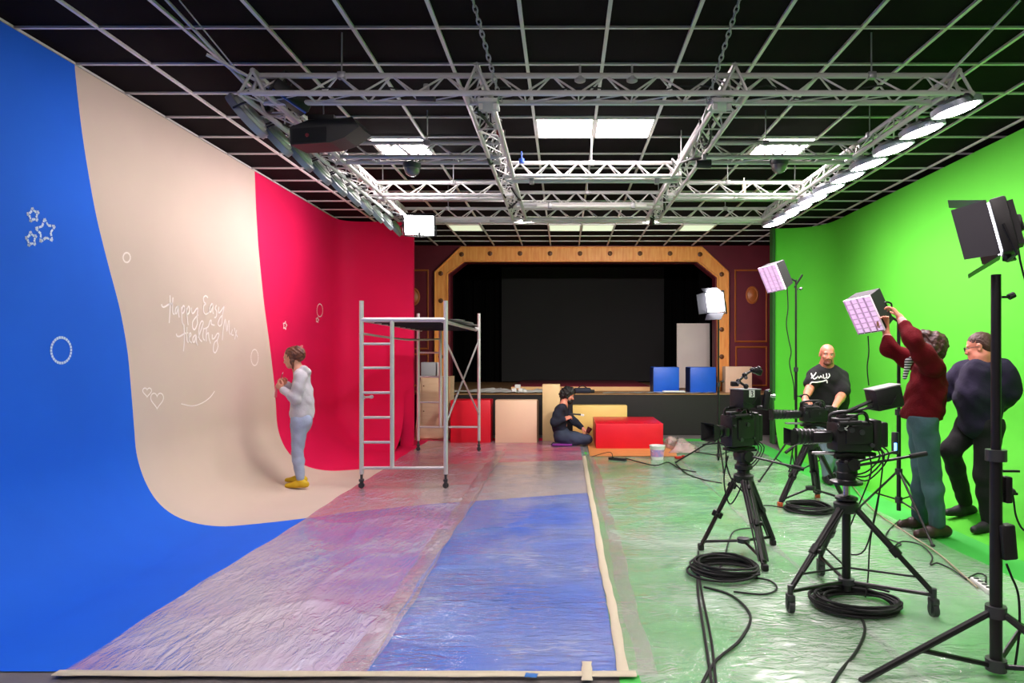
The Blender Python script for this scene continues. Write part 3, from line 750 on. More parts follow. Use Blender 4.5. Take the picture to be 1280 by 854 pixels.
# ================================================================== floor lights
led = glow('led_panel_white', (248, 246, 255), 8.0)
def led_floodlight(c, aim, w, h, label, open_=.5, lit=None, doors=(1, 1, 1, 1), dl=.16, up=(0, 0, 1)):
    """LED panel with barn doors; aim: direction it shines"""
    c = Vector(c); t = thing('led_panel_lamp', label, 'studio light', c)
    Fm = frame(-Vector(aim), up)                       # col2 = backwards, col0 = up, col1 = side
    X = Fm.col[1]; Zu = Fm.col[0]; B = Fm.col[2]
    Rm = Matrix((X, Zu, B)).transposed()
    MB().box(c + B*.045, (w, h, .07), Rm, .012).build('housing', blkp, t)
    mb = MB()
    for k in range(7): mb.box(c + B*.09 + X*(k-3)*w*.12, (.008, h*.8, .03), Rm)
    mb.box(c + B*.1, (w*.3, h*.3, .05), Rm, .01); mb.build('heat_sink', blk, t)
    MB().box(c + B*.006, (w*.9, h*.9, .012), Rm).build('diffuser', lit or led, t, smooth=False)
    dm = mat('barn_door_metal', (46, 44, 52), .45)
    for k, (axis, half, wid, on) in enumerate(((X, w/2, h, doors[0]), (-X, w/2, h, doors[1]), (Zu, h/2, w, doors[2]), (-Zu, h/2, w, doors[3]))):
        if not on: continue
        side = Zu if k < 2 else X; a = open_ * on
        r0 = c + axis*half; d = (axis*math.sin(a) - B*math.cos(a))*dl
        MB().plate(r0 - side*wid*.5, r0 + side*wid*.5, r0 + side*wid*.46 + d, r0 - side*wid*.46 + d, .003).build('barn_door', dm if on < 3 else blk, t)
    mb = MB(); s1 = c + X*(w/2+.012) + B*.04; s2 = c - X*(w/2+.012) + B*.04; dn = c + B*.06 - Vector((0, 0, 1))*(h*.62)
    mb.tube([s1, s1 + (dn-c)*.95, dn, s2 + (dn-c)*.95, s2], .008, 6); mb.cyl(dn, dn + Vector((0, 0, .07)), .02, n=10); mb.build('yoke', blk, t)
    return t, dn
def light_stand(base, top_z, feet, label, hub=.5, rp=.016, spread=.1, rl=.011, knobs=(1.0,), plate=None):
    """base: floor point under the pole; feet: floor points"""
    base = Vector(base); t = thing('light_stand', label, 'light stand', base)
    MB().cyl(base + Vector((0, 0, spread*.6)), base + Vector((0, 0, top_z*.55)), rp, n=14).build('pole', blk, t)
    MB().cyl(base + Vector((0, 0, top_z*.5)), base + Vector((0, 0, top_z)), rp*.8, n=14).build('pole', blk, t)
    for z in (hub, spread, top_z*.55): MB().cyl(base + Vector((0, 0, z-.025)), base + Vector((0, 0, z+.03)), rp*1.7, n=14).build('collar', dgrey, t)
    for k in knobs:
        mb = MB(); p = base + Vector((rp, 0, k)); mb.cyl(p, p + Vector((.05, 0, .0)), .006, n=6); mb.cyl(p + Vector((.035, 0, 0)), p + Vector((.06, 0, .012)), .016, n=8); mb.build('knob', blk, t)
    for f in feet:
        f = Vector(f); h = base + Vector((0, 0, hub)); d = (f - h)
        l = MB().cyl(h + Vector((d.x, d.y, 0)).normalized()*rp, f + Vector((0, 0, .012)), rl, n=8, flat=(0, 0, 1)).build('leg', blk, t)
        MB().sphere(f + Vector((0, 0, .014)), (.02, .02, .014), 10).build('rubber_foot', rub, l)
        MB().cyl(base + Vector((0, 0, spread)) + Vector((d.x, d.y, 0)).normalized()*rp, h + d*.55, rl*.75, n=8).build('brace', blk, t)
    return t
def around(base, r, angs, z=0): return [(base[0] + r*math.cos(math.radians(a)), base[1] + r*math.sin(math.radians(a)), z) for a in angs]

# near right stand
bs = Vector((2.11, 3.3, 0))
light_stand(bs, 1.97, [(1.43, 3.24, 0), (2.45, 2.85, 0), (2.62, 3.72, 0)], 'tall black light stand nearest the camera at the right edge', hub=.32, rp=.028, spread=.06, rl=.017, knobs=(.9, 1.86))
tl, dn = led_floodlight(P(1241, 288, 3.3), (-.82, .5, -.22), .21, .27, 'large LED panel lamp with barn doors on the nearest stand at the right', .35, glow('led_edge_dim', (240, 240, 255), 3.0), (1.0, 3.2, 1.0, 1.0), .16)
mb = MB(); p = P(1258, 612, 3.3); mb.box(p, (.035, .05, .13), bev=.008); mb.box(p + Vector((.02, 0, .09)), (.08, .02, .01)); mb.box(p + Vector((.015, 0, -.02)), (.07, .02, .012)); tag(mb.build('clamp', blk, origin=p), 'black clamp fixed halfway up the nearest light stand', 'clamp')
p = P(1258, 677, 3.28); mb = MB(); mb.box(p, (.07, .06, .17), Matrix.Rotation(math.radians(-5), 3, 'Y'), .01); tag(mb.build('power_adapter', blkp, origin=p), 'black power adapter box hanging on the nearest light stand', 'power adapter')

# softboxes
grid_m = mat('mauve_softbox_cloth', (226, 196, 226), .8, emit=(232, 196, 232), estr=.3)
def softbox(face, depth, aim, label):
    """face: four corner points (tl, tr, br, bl) of the grid side; body reaches back by depth against aim"""
    t = thing('softbox', label, 'softbox', sum(face, Vector())/4, 'softboxes with an egg crate grid')
    a = Vector(aim).normalized(); tl, tr, br, bl = face; bk = [p - a*depth for p in face]; mid = sum(bk, Vector())/4
    bk = [mid + (p-mid)*.92 for p in bk]
    mb = MB(); mb.cur = 0
    F8 = list(face) + bk
    mb.add(F8, [(0, 1, 5, 4), (1, 2, 6, 5), (2, 3, 7, 6), (3, 0, 4, 7), (4, 5, 6, 7)]); mb.build('hood', mat('black_softbox_fabric', (20, 20, 22), .8), t, smooth=False, fix=False)
    ins = [p - a*.026 for p in face]; MB().plate(ins[0], ins[1], ins[2], ins[3], .004).build('diffuser', grid_m, t, smooth=False)
    gm = mat('egg_crate_fabric', (226, 200, 226), .8); mb = MB(); nu, nv = 4, 7
    for i in range(nu+1):
        u = i/nu; p, q = tl.lerp(tr, u), bl.lerp(br, u); mb.plate(p, q, q - a*.022, p - a*.022, .0016)
    for j in range(nv+1):
        v = j/nv; p, q = tl.lerp(bl, v), tr.lerp(br, v); mb.plate(p, q, q - a*.022, p - a*.022, .0016)
    mb.build('grid', gm, t, smooth=False)
    MB().box(mid - a*.03, (.16, .16, .05), frame(a), .01).build('lamp_head', blkp, t)
    return t, mid
def sb_face(c, aim, w, h, roll=0):
    c = Vector(c); a = Vector(aim).normalized(); up = Vector((0, 0, 1)); x = a.cross(up).normalized(); u = x.cross(a).normalized()
    q = Quaternion(a, roll); x = q @ x; u = q @ u
    return [c - x*w/2 + u*h/2, c + x*w/2 + u*h/2, c + x*w/2 - u*h/2, c - x*w/2 - u*h/2]
base = P(995, 443, 8.5); base.z = 0
light_stand(base, 2.52, around(base, .55, (200, 320, 80)), 'thin black light stand behind the rear camera, by the green wall', hub=.62, rp=.016, knobs=(1.05, 2.4))
aim1 = Vector((-.78, -.50, -.46))
fc1 = P(964, 349, 8.35); t, mid = softbox(sb_face(fc1, aim1, .28, .34, math.radians(5)), .19, aim1, 'softbox with mauve grid up on the thin stand by the end of the green wall')
MB().cyl(mid, Vector((base.x, 8.5, 2.5)), .012, n=8).cyl(Vector((base.x-.02, 8.5, 2.42)), Vector((base.x+.07, 8.47, 2.58)), .012, n=8).build('bracket', blk, t)
def cord(pts, r, label, m=None, name='power_cable', cat='cable', grp=None, n=6):
    o = MB().tube(spline(pts, n), r, 6).build(name, m or rub, origin=pts[0]); return tag(o, label, cat, grp)
cord([P(x, y, 8.4) for x, y in ((984, 360), (985, 385), (983, 405), (986, 425), (989, 440), (987, 455), (992, 480), (993, 500))], .007, 'black cord hanging from the softbox by the end of the green wall')
base2 = Vector((3.07, 6.2, 0))
light_stand(base2, 1.90, [G(1074, 636), G(1166, 684), G(1160, 640)], 'black light stand beside the man in the red cardigan', hub=.50, rp=.019, spread=.24, knobs=(1.1, 1.5))
aim2 = Vector((-.76, -.50, -.50))
fc2 = P(1079, 395, 6.12); t, mid = softbox(sb_face(fc2, aim2, .27, .35, math.radians(7)), .20, aim2, 'softbox with mauve grid held by the man in the red cardigan')
MB().cyl(mid, Vector((base2.x, 6.2, 1.88)), .012, n=8).build('bracket', blk, t)
mb = MB(); hh = P(1106, 383, 6.12); mb.tube(spline([hh + Vector((-.05, 0, -.05)), hh + Vector((-.02, -.02, .03)), hh + Vector((.05, -.02, .02)), hh + Vector((.05, 0, -.07))], 5), .008, 6); mb.build('handle', blk, t)
cord([P(x, y, 6.1) for x, y in ((1085, 420), (1086, 440), (1084, 460), (1086, 482))], .006, 'black cord hanging from the held softbox')
# device with blue light on that stand
p = P(1119, 554, 6.15); t = thing('battery_pack', 'cylindrical battery pack with a glowing blue light on the light stand', 'battery', p)
MB().lathe([(.028, -.1), (.032, -.09), (.032, .09), (.028, .1)], Matrix.Translation(p), 16).build('case', dgrey, t); MB().box(p + Vector((-.012, -.03, -.03)), (.024, .01, .07), bev=.004).build('blue_light', glow('blue_led', (60, 140, 255), 2.5), t)
# third lamp on a stand near the stage
base3 = P(898, 443, 9.4); base3.z = 0
light_stand(base3, 2.1, [G(845, 579), G(905, 592), G(930, 575)], 'black light stand behind the left camera', hub=.42, rp=.016, spread=.17, knobs=(1.2,))
led_floodlight(P(893, 378, 9.35), (-.62, -.74, -.26), .26, .30, 'glaring LED panel lamp with barn doors in front of the stage frame', .6, led, (1, 1, 1, 1), .13)
# lamp at the end of the left truss
led_floodlight(P(524, 282, 9.0), (.12, -.80, -.58), .42, .30, 'glaring LED panel lamp hanging at the far end of the left truss', .5, glow('led_far', (255, 255, 255), 14), (0, 0, 0, 0))
p = P(524, 270, 9.05); tag(MB().cyl(p, (p.x, p.y+.15, HB), .014, n=8).build('hanging_arm', blk, origin=p), 'short black arm holding the glaring lamp at the far truss end', 'bracket')

# ================================================================== tripods and cameras
def tripod(base, feet, top, label, spread_z=.12, double=True, wheels=False, rl=.014, foot_m=None, head=.10, colr=.03, hub_drop=.0, column=None):
    base = Vector(base); t = thing('tripod', label, 'tripod', base); ap = base + Vector((0, 0, top))
    mb = MB(); mb.lathe([(.055, -.06), (.075, -.04), (.08, .0), (.05, .02), (.05, head*.4), (.07, head*.5), (.07, head*.8), (.045, head)], Matrix.Translation(ap), 16); mb.build('bowl_head', blkp, t)
    for f in feet:
        f = Vector(f); r = Vector((f.x-base.x, f.y-base.y, 0)).normalized(); sd = Vector((-r.y, r.x, 0)); a = ap + r*.06 - Vector((0, 0, .03)); fz = f + Vector((0, 0, .14 if wheels else .03))
        mid = a.lerp(fz, .52); leg = MB()
        if double:
            for sg in (-1, 1):
                leg.cyl(a + sd*sg*.028, mid + sd*sg*.03, rl*.8, n=8); leg.cyl(a + sd*sg*.012 + r*.015, fz.lerp(mid, .08) + sd*sg*.014, rl*.75, n=8); leg.cyl(a + sd*sg*.04 - r*.01, fz.lerp(mid, .12) + sd*sg*.034, rl*.45, n=6)
            leg.box(mid, (.035, .085, .05), frame(a-fz, sd).to_3x3(), .008); leg.box(a.lerp(fz, .1), (.03, .07, .04), frame(a-fz, sd), .008); leg.cyl(mid, fz, rl*1.1, n=8)
        else:
            leg.cyl(a, mid, rl*1.25, n=10); leg.cyl(mid, fz, rl, n=10); leg.cyl(mid + (a-fz).normalized()*.03, mid - (a-fz).normalized()*.03, rl*1.7, n=10)
            leg.cyl(a + sd*.03, mid.lerp(fz, .55) + sd*.015, rl*.55, n=8)
        leg.box(mid + sd*.04, (.03, .03, .03), bev=.008)
        l = leg.build('leg', blk, t)
        if wheels:
            mb = MB(); mb.cyl(fz + Vector((0, 0, .03)), f + Vector((0, 0, .09)), .018, n=8); mb.box(f + Vector((0, 0, .095)), (.045, .07, .04), bev=.01); mb.box(f + Vector((.022, 0, .06)), (.006, .035, .07)); mb.box(f + Vector((-.022, 0, .06)), (.006, .035, .07)); mb.cyl(f + Vector((-.016, 0, .042)), f + Vector((.016, 0, .042)), .042, n=20); mb.build('castor', dgrey, l)
        else:
            mb = MB(); mb.box(f + Vector((0, 0, .028)), (.045, .07, .05), bev=.012); mb.build('rubber_foot', foot_m or rub, l)
        c = base + Vector((0, 0, spread_z)); e = f + Vector((0, 0, .13 if wheels else .07))
        MB().cyl(c, e, .012, n=8).build('spreader_arm', blk, t)
        if wheels:
            MB().cyl(c + Vector((0, 0, .09)), mid.lerp(fz, .62), .007, n=6).build('brace', blk, t)
    mb = MB(); mb.lathe([(.03, -.02), (.05, -.015), (.05, .02), (.03, .025)], Matrix.Translation(base + Vector((0, 0, spread_z))), 14); mb.build('spreader_hub', dgrey, t)
    return t
def fluid_head(t, p, yaw, s=1.0, bars=((1, 0),)):
    """pan head on tripod thing t at p"""
    Rz = Matrix.Rotation(yaw, 3, 'Z')
    mb = MB(); mb.lathe([(.05*s, 0), (.06*s, .01*s), (.055*s, .05*s), (.04*s, .055*s)], Matrix.Translation(p), 16)
    mb.box(p + Vector((0, 0, .085*s)), (.13*s, .12*s, .08*s), Rz, .018*s); mb.cyl(p + Rz @ Vector((0, -.09*s, .09*s)), p + Rz @ Vector((0, .09*s, .09*s)), .045*s, n=18); mb.box(p + Vector((0, 0, .135*s)), (.22*s, .07*s, .022*s), Rz, .005)
    mb.build('pan_head', blkp, t)
    for (e, ) in [(b,) for b in bars]:
        a = p + Rz @ Vector((.03*s, (.09 if e[1] >= 0 else -.09)*s, .09*s)); q = p + Vector(e)
        b = MB().cyl(a, q, .009, n=8).build('pan_bar', blk, t); MB().cyl(q, a + (q-a)*1.32, .016, n=10).build('grip', rub, b)
def video_camera(p, yaw, label, lens=.30, lr=.05, hood=.12, body=(.30, .13, .15), vf=None, s=1.0, pitch=0.0, extras=True, number=None, hooddepth=.09):
    """p: mounting point, lens points along local -X"""
    p = Vector(p); t = thing('video_camera', label, 'video camera', p); Rm = Matrix.Rotation(yaw, 3, 'Z') @ Matrix.Rotation(pitch, 3, 'Y')
    W = lambda x, y, z: p + Rm @ Vector((x*s, y*s, z*s))
    bl, bw, bh = body; rr = random.Random(int(abs(p.x)*1000))
    mb = MB(); mb.box(W(.02, 0, .012), (bl*.8*s, .09*s, .024*s), Rm, .004); mb.box(W(0, 0, .034 + bh/2), (bl*.72*s, bw*s, bh*s), Rm, .02*s)
    mb.box(W(.02, -bw/2-.005, .05 + bh/2), (bl*.5*s, .014*s, bh*.6*s), Rm, .004); mb.box(W(-.04, 0, .03+bh+.01), (bl*.4*s, bw*.7*s, .03*s), Rm, .008*s)
    mb.build('body', blkp, t)
    mb = MB(); mb.box(W(bl*.46, 0, .04 + bh*.5), (bl*.16*s, bw*.8*s, bh*1.05*s), Rm, .012*s); mb.box(W(bl*.60, .0, .04 + bh*.52), (bl*.16*s, bw*.7*s, bh*.85*s), Rm, .012*s); mb.build('battery', blkp, t)
    zc = .04 + bh*.46; x0 = -bl*.36
    mb = MB(); A = lambda d: Matrix.Translation(W(x0 - d, 0, zc)) @ (Rm @ Matrix.Rotation(-PI/2, 3, 'Y')).to_4x4()
    pr = [(lr*.72, 0), (lr*.8, .02)]
    for k in range(7):
        z = .03 + (lens-.05)*k/7; r = lr*(.86 + .02*k); pr += [(r, z), (r*1.07, z+.006), (r*1.07, z+.018), (r, z+.022)]
    pr += [(lr*1.05, lens-.02), (lr*1.1, lens), (lr*.9, lens), (.0, lens-.02)]
    mb.lathe([(r*s, z*s) for r, z in pr], A(0), 24); mb.box(W(x0 - lens*.35, -lr*1.05, zc), (lens*.5*s, .03*s, .07*s), Rm, .01*s); mb.build('lens', mat('lens_barrel', (30, 30, 32), .3), t)
    hx = x0 - lens; h0 = lr*.8; h1 = hood/2; pts = []
    for (x, q) in ((hx, h0), (hx - hooddepth, h1)): pts += [W(x, -q*1.15, zc-q), W(x, q*1.15, zc-q), W(x, q*1.15, zc+q), W(x, -q*1.15, zc+q)]
    mb = MB(); mb.add(pts, [(0, 1, 5, 4), (1, 2, 6, 5), (2, 3, 7, 6), (3, 0, 4, 7)])
    q2 = [W(hx - hooddepth*.98, sy*h1*1.10, zc + sz*h1*.95) for sy, sz in ((-1, -1), (1, -1), (1, 1), (-1, 1))] + [W(hx-.002, sy*h0*1.0, zc + sz*h0*.9) for sy, sz in ((-1, -1), (1, -1), (1, 1), (-1, 1))]
    mb.add(q2, [(0, 1, 5, 4), (1, 2, 6, 5), (2, 3, 7, 6), (3, 0, 4, 7), (4, 5, 6, 7)]); mb.add([pts[4], pts[5], pts[6], pts[7]] + q2[:4], [(0, 1, 5, 4), (1, 2, 6, 5), (2, 3, 7, 6), (3, 0, 4, 7)])
    mb.build('lens_hood', rub, t, smooth=False, fix=False)
    hd = MB(); hd.tube(spline([W(-.13, 0, bh+.03), W(-.12, 0, bh+.08), W(.0, 0, bh+.095), W(.1, 0, bh+.085), W(.12, 0, bh+.03)], 5), .012*s, 8); hd.build('handle', blk, t)
    if extras:
        for k in range(4): q = W(-bl*.3 + bl*.2*k, -bw/2 - .008, .05 + bh*rr.uniform(.1, .9)); MB().cyl(q, q + Rm @ Vector((0, -.014, 0)), rr.uniform(.008, .02)*s, n=12).build('knob', dgrey, t)
        for dy in (-.02, .03): MB().cyl(W(-.02, dy, .018), W(-.02 - lens*.9, dy, .018), .008*s, n=8).build('support_rod', alud, t)
        for k in range(3):
            a, b2 = rr.uniform(-.1, .08), rr.uniform(.03, .07); MB().box(W(a, rr.uniform(-.04, .04), bh + .05), (b2*s, .05*s, rr.uniform(.03, .06)*s), Rm, .006).build('accessory_box', blkp, t)
        MB().tube(spline([W(-.02, -bw/2, bh), W(-.06, -bw/2 - .03, bh + .05), W(.04, -bw/2 - .02, bh + .09), W(.1, -bw/2, bh)], 5), .006*s, 6).build('cable', rub, t)
        MB().cyl(W(-.12, -bw/2-.03, bh+.03), W(.02, -bw/2-.03, bh+.035), .014*s, n=12).build('microphone', rub, t)
        for k in range(3):
            MB().tube(spline([W(.1, rr.uniform(-.05, .05), .12), W(.16 + .03*k, -.08, .02), W(.08, -.09, -.08 - .03*k), W(.0, -.04, -.12)], 5), .005*s, 6).build('cable', rub, t)
    if vf:
        c, sz, ry = vf; Rv = Rm @ Matrix.Rotation(ry, 3, 'Y'); c = Vector(c)
        v = MB().box(W(*c), [a*s for a in sz], Rv, .008*s).build('viewfinder', blkp, t)
        cc = W(*c); MB().box(cc + Rv @ Vector((0, 0, sz[2]*s/2 + .004)), (sz[0]*s*1.04, sz[1]*s*1.0, .007), Rv).build('sun_shade', mat('grey_flap', (150, 152, 150), .6), v)
        MB().box(cc + Rv @ Vector((sz[0]*s/2 + .003, 0, 0)), (.005, sz[1]*s*.85, sz[2]*s*.8), Rv).build('screen', mat('dark_screen', (12, 14, 20), .1), v)
        mb = MB(); f0 = Rv @ Vector((0, -sz[1]*s/2 - .004, 0))
        mb.tube([cc + f0 + Rv @ Vector((-sz[0]*s*.4, 0, -.03*s)), cc + f0 + Rv @ Vector((0, 0, -.045*s)), cc + f0 + Rv @ Vector((sz[0]*s*.25, 0, .01*s))], .004, 6); mb.cyl(W(-.03, 0, bh+.09), cc - Rv @ Vector((sz[0]*s*.4, 0, 0)), .012*s, n=8); mb.cyl(W(.0, 0, bh+.09), cc - Rv @ Vector((sz[0]*s*.3, 0, sz[2]*s*.3)), .009*s, n=8); mb.build('viewfinder_arm', blk, t)
        if number:
            # white sticker with a digit on the shade front
            q = cc + f0 + Rv @ Vector((-sz[0]*s*.05, -.002, sz[2]*s*.30)); k = MB().box(q, (.055, .003, .055), Rv).build('number_sticker', whitep, v)
            D = [(-.5, .8), (.3, .9), (.5, .45), (.0, .05), (.5, -.4), (.3, -.9), (-.5, -.8)]
            MB().tube(spline([q + Rv @ Vector((a*.018, -.003, b*.02)) for a, b in D], 5), .0035, 5).build('digit', blk, k, label='black digit 3 on the white sticker')
    return t

# left camera
b1_ = Vector((1.42, 5.36, 0))
t = tripod(b1_, [G(876, 688), G(956, 714), G(966, 682)], .62, 'black tripod with twin tube legs under the left camera', .10, True, rl=.016)
fluid_head(t, b1_ + Vector((0, 0, .69)), math.radians(18), .95, [(-.36, 1, .0)] if False else [(.34, -.12, .02)])
video_camera(b1_ + Vector((-.05, 0, .82)), math.radians(26), 'left video camera with a square lens hood and a monitor box marked 3', lens=.095, lr=.052, hood=.15, body=(.34, .16, .265), vf=((.06, -.03, .43), (.19, .17, .15), 0), number=True, s=.95)
q = b1_ + Vector((.02, 0, 1.325)); t = thing('camera_accessory', 'black jointed arm with small clamps standing on the left camera', 'camera arm', q)
mb = MB(); pts = [q, q + Vector((-.06, 0, .04)), q + Vector((-.01, 0, .09)), q + Vector((.05, 0, .13)), q + Vector((.1, 0, .14))]
for a, b in zip(pts, pts[1:]): mb.cyl(a, b, .010, n=8)
for a in pts: mb.sphere(a, .022, 10)
mb.box(q + Vector((.09, 0, .12)), (.07, .05, .05), Matrix.Rotation(.4, 3, 'Y'), .008); mb.box(q + Vector((-.09, 0, .02)), (.06, .05, .04), bev=.008); mb.build('arm', blk, t)
MB().cyl(q + Vector((-.01, -.025, .07)), q + Vector((-.01, -.04, .07)), .014, n=10).build('knob', chrome, t); MB().cyl(q + Vector((-.07, -.03, .03)), q + Vector((-.07, -.045, .03)), .012, n=10).build('knob', chrome, t)
q = P(958, 500, 5.3); t = thing('zoom_control', 'black zoom and focus handle at the right side of the left camera', 'camera control', q)
MB().box(q, (.05, .05, .16), Matrix.Rotation(.15, 3, 'Y'), .015).box(q + Vector((-.04, 0, -.06)), (.08, .03, .03), bev=.008).build('handle', blkp, t); MB().cyl(q + Vector((.02, 0, .03)), q + Vector((.07, 0, .03)), .012, n=10).build('knob', chrome, t); MB().sphere(q + Vector((.01, -.02, .075)), .014, 8).build('knob', chrome, t)
cord([P(x, y, 5.3) for x, y in ((878, 556), (905, 556), (908, 580), (915, 600), (930, 616))], .006, 'thin black cable drooping below the left camera')
cord([P(910, 570, 5.3), P(905, 600, 5.3), P(912, 630, 5.3), P(925, 612, 5.3), P(935, 580, 5.3)], .006, 'looped black cable between the left camera and its tripod')
# near camera on wheeled tripod
b2_ = Vector((1.816, 4.35, 0))
t = tripod(b2_, [G(988, 766), G(1167, 771), G(1026, 719)], .62, 'black tripod on three castors under the nearest camera', .115, False, wheels=True, rl=.017, head=.05)
MB().cyl(b2_ + Vector((0, 0, .06)), b2_ + Vector((0, 0, .60)), .027, n=16).build('centre_column', blk, t)
MB().cyl(b2_ + Vector((0, 0, .64)), b2_ + Vector((0, 0, .76)), .022, n=16).build('lift_tube', chrome, t, label='bright steel lift tube')
MB().lathe([(.02, -.012), (.10, -.008), (.10, .008), (.06, .014), (.05, .03)], Matrix.Translation(b2_ + Vector((0, 0, .755))), 28).build('collar_disc', blk, t)
MB().lathe([(.055, 0), (.06, .01), (.06, .045), (.055, .05), (.055, .075), (.062, .095), (.062, .11), (.05, .115), (.05, .12)], Matrix.Translation(b2_ + Vector((0, 0, .775))), 20).build('pedestal_head', blkp, t)
fluid_head(t, b2_ + Vector((.02, 0, .80)), 0, .85, [(.36, -.06, .13), ])
MB().tube([b2_ + Vector((.08, .07, .87)), b2_ + Vector((.40, .16, .93))], .009, 8).build('pan_bar', blk, t)
video_camera(b2_ + Vector((.02, 0, .925)), math.radians(4), 'nearest video camera with a long ribbed lens on the wheeled tripod', lens=.24, lr=.05, hood=.105, body=(.34, .16, .19), vf=((.22, -.02, .375), (.175, .14, .135), math.radians(-12)), s=1.0, hooddepth=.05)
q = P(1052, 534, 4.25); mb = MB(); mb.tube(spline([q + Vector((-.02, 0, .02)), q + Vector((0, 0, 0)), q + Vector((.03, 0, -.005)), q + Vector((.045, 0, .02))], 4), .004, 5); mb.tube([q + Vector((-.02, 0, -.015)), q + Vector((.01, 0, -.008)), q + Vector((.035, 0, -.02))], .004, 5); tag(mb.build('cable_tie', whitep, origin=q), 'white ribbon tied on top of the nearest camera', 'ribbon')
cord([b2_ + Vector((.2, .0, .98)), b2_ + Vector((.26, .05, .9)), b2_ + Vector((.25, .1, .6)), b2_ + Vector((.2, .1, .35)), b2_ + Vector((.14, 0, .14)), b2_ + Vector((.1, -.05, .03))], .005, 'thin cable hanging behind the nearest camera')
cord([b2_ + Vector((.14, .0, .96)), b2_ + Vector((.18, .05, .8)), b2_ + Vector((.1, .12, .5)), b2_ + Vector((.02, .1, .3)), b2_ + Vector((.12, 0, .32)), b2_ + Vector((.24, .05, .7))], .005, 'looping thin cable beside the column of the nearest tripod')
# rear camera
b3_ = Vector((2.585, 7.1, 0)); orange = mat('orange_rubber', (190, 84, 40), .6)
t = tripod(b3_, [G(975, 634), G(1022, 623), G(1058, 633)], .64, 'grey-legged tripod with orange feet under the rear camera', .17, True, rl=.022, foot_m=orange)
fluid_head(t, b3_ + Vector((0, 0, .71)), 0, .9, [(-.25, -.2, -.08)])
video_camera(b3_ + Vector((.03, 0, .835)), math.radians(2), 'rear video camera with a long slim lens in front of the man in black', lens=.30, lr=.05, hood=.12, body=(.36, .15, .16), vf=None, s=1.0, hooddepth=.02)
q = P(1066, 527, 7.0)

# ================================================================== cable coils and cords on the floor
def coil(c, rx, ry, label, loops=11, h=.06, wire=.0075, seed=1):
    rr = random.Random(seed); c = Vector(c); pts = []; N = loops*22
    for i in range(N):
        t = 2*PI*i/22; k = i//22
        if i % 22 == 0 or i == 0: sx = rr.uniform(.84, 1.08); sy = rr.uniform(.84, 1.08); ox = rr.uniform(-.03, .03); oy = rr.uniform(-.03, .03); hz = rr.uniform(.1, 1)
        pts.append(Vector((c.x + ox + rx*sx*math.cos(t), c.y + oy + ry*sy*math.sin(t), .022 + h*hz*(.6 + .4*math.sin(t*.5+k)) )))
    sm = []
    for i in range(N): a = pts[max(i-3, 0):i+4]; sm.append(sum(a, Vector())/len(a))
    o = MB().tube(sm, wire, 6).build('cable_coil', rub, origin=c); return tag(o, label, 'cable', 'coils of black cable on the floor')
coil(G(905, 719), .27, .26, 'coil of black cable in front of the left camera tripod', 13, .09, .0085, 3)
coil(G(1071, 761), .29, .26, 'coil of black cable in front of the nearest wheeled tripod', 14, .07, .008, 5)
coil(G(1010, 640), .26, .25, 'coil of black cable below the rear camera tripod', 13, .07, .009, 8)
def fcord(px, r, label, m=None, z=.02, **k): return cord([G(x, y, z) for x, y in px], r, label, m, **k)
fcord([(873, 690), (872, 735), (880, 790), (890, 856)], .0085, 'straight black cable running from the left coil to the front edge')
fcord([(871, 700), (878, 745), (889, 800), (895, 856)], .008, 'second straight black cable running beside the first to the front edge')
fcord([(880, 734), (915, 745), (938, 770), (925, 800), (895, 826), (877, 856)], .0085, 'black cable bending in a wide arc from the left coil')
fcord([(935, 721), (962, 726), (971, 736), (955, 743), (917, 740)], .007, 'black cable tail at the right side of the left coil')
fcord([(1062, 760), (1076, 772), (1081, 790), (1070, 815), (1050, 840), (1040, 856)], .0085, 'black cable running from the middle coil to the front edge')
fcord([(940, 660), (918, 664), (910, 680), (905, 700), (893, 720)], .006, 'thin black cable curving beside the left tripod')
fcord([(940, 634), (960, 632), (985, 636)], .006, 'thin cable leading into the rear coil')
fcord([(1125, 650), (1112, 662), (1108, 672), (1126, 680), (1118, 684), (1128, 677), (1150, 681), (1165, 695), (1163, 706), (1172, 704), (1190, 712), (1208, 724)], .006, 'thin black cable winding past the shoes to the power strip')
fcord([(1060, 600), (1090, 636), (1130, 664), (1170, 690), (1205, 720), (1222, 735)], .007, 'grey extension cable running along the sheet to the white power strip', mat('grey_cable', (150, 138, 110), .5))
fcord([(1210, 723), (1222, 717), (1232, 720), (1232, 728)], .006, 'short black plug lead at the white power strip')
fcord([(782, 573), (800, 578), (820, 582), (835, 578), (850, 586), (870, 590)], .008, 'black lead running right from the black power strip')
fcord([(845, 580), (858, 592), (880, 600), (902, 604)], .008, 'black cable curving on the green floor left of the left camera')
cord([P(1258, 600, 3.3), P(1266, 620, 3.3), P(1270, 645, 3.3), P(1280, 663, 3.35), P(1300, 668, 3.4)], .005, 'thin cable leaving the clamp on the nearest stand')
cord([P(1258, 705, 3.28), P(1264, 720, 3.28), P(1273, 745, 3.3), P(1274, 790, 3.3), G(1268, 838, .02)], .006, 'thin cable hanging from the adapter on the nearest stand')
cord([P(1248, 250, 3.36), P(1268, 290, 3.4), P(1276, 330, 3.42), P(1284, 360, 3.42)], .005, 'thin cable at the back of the large right lamp')
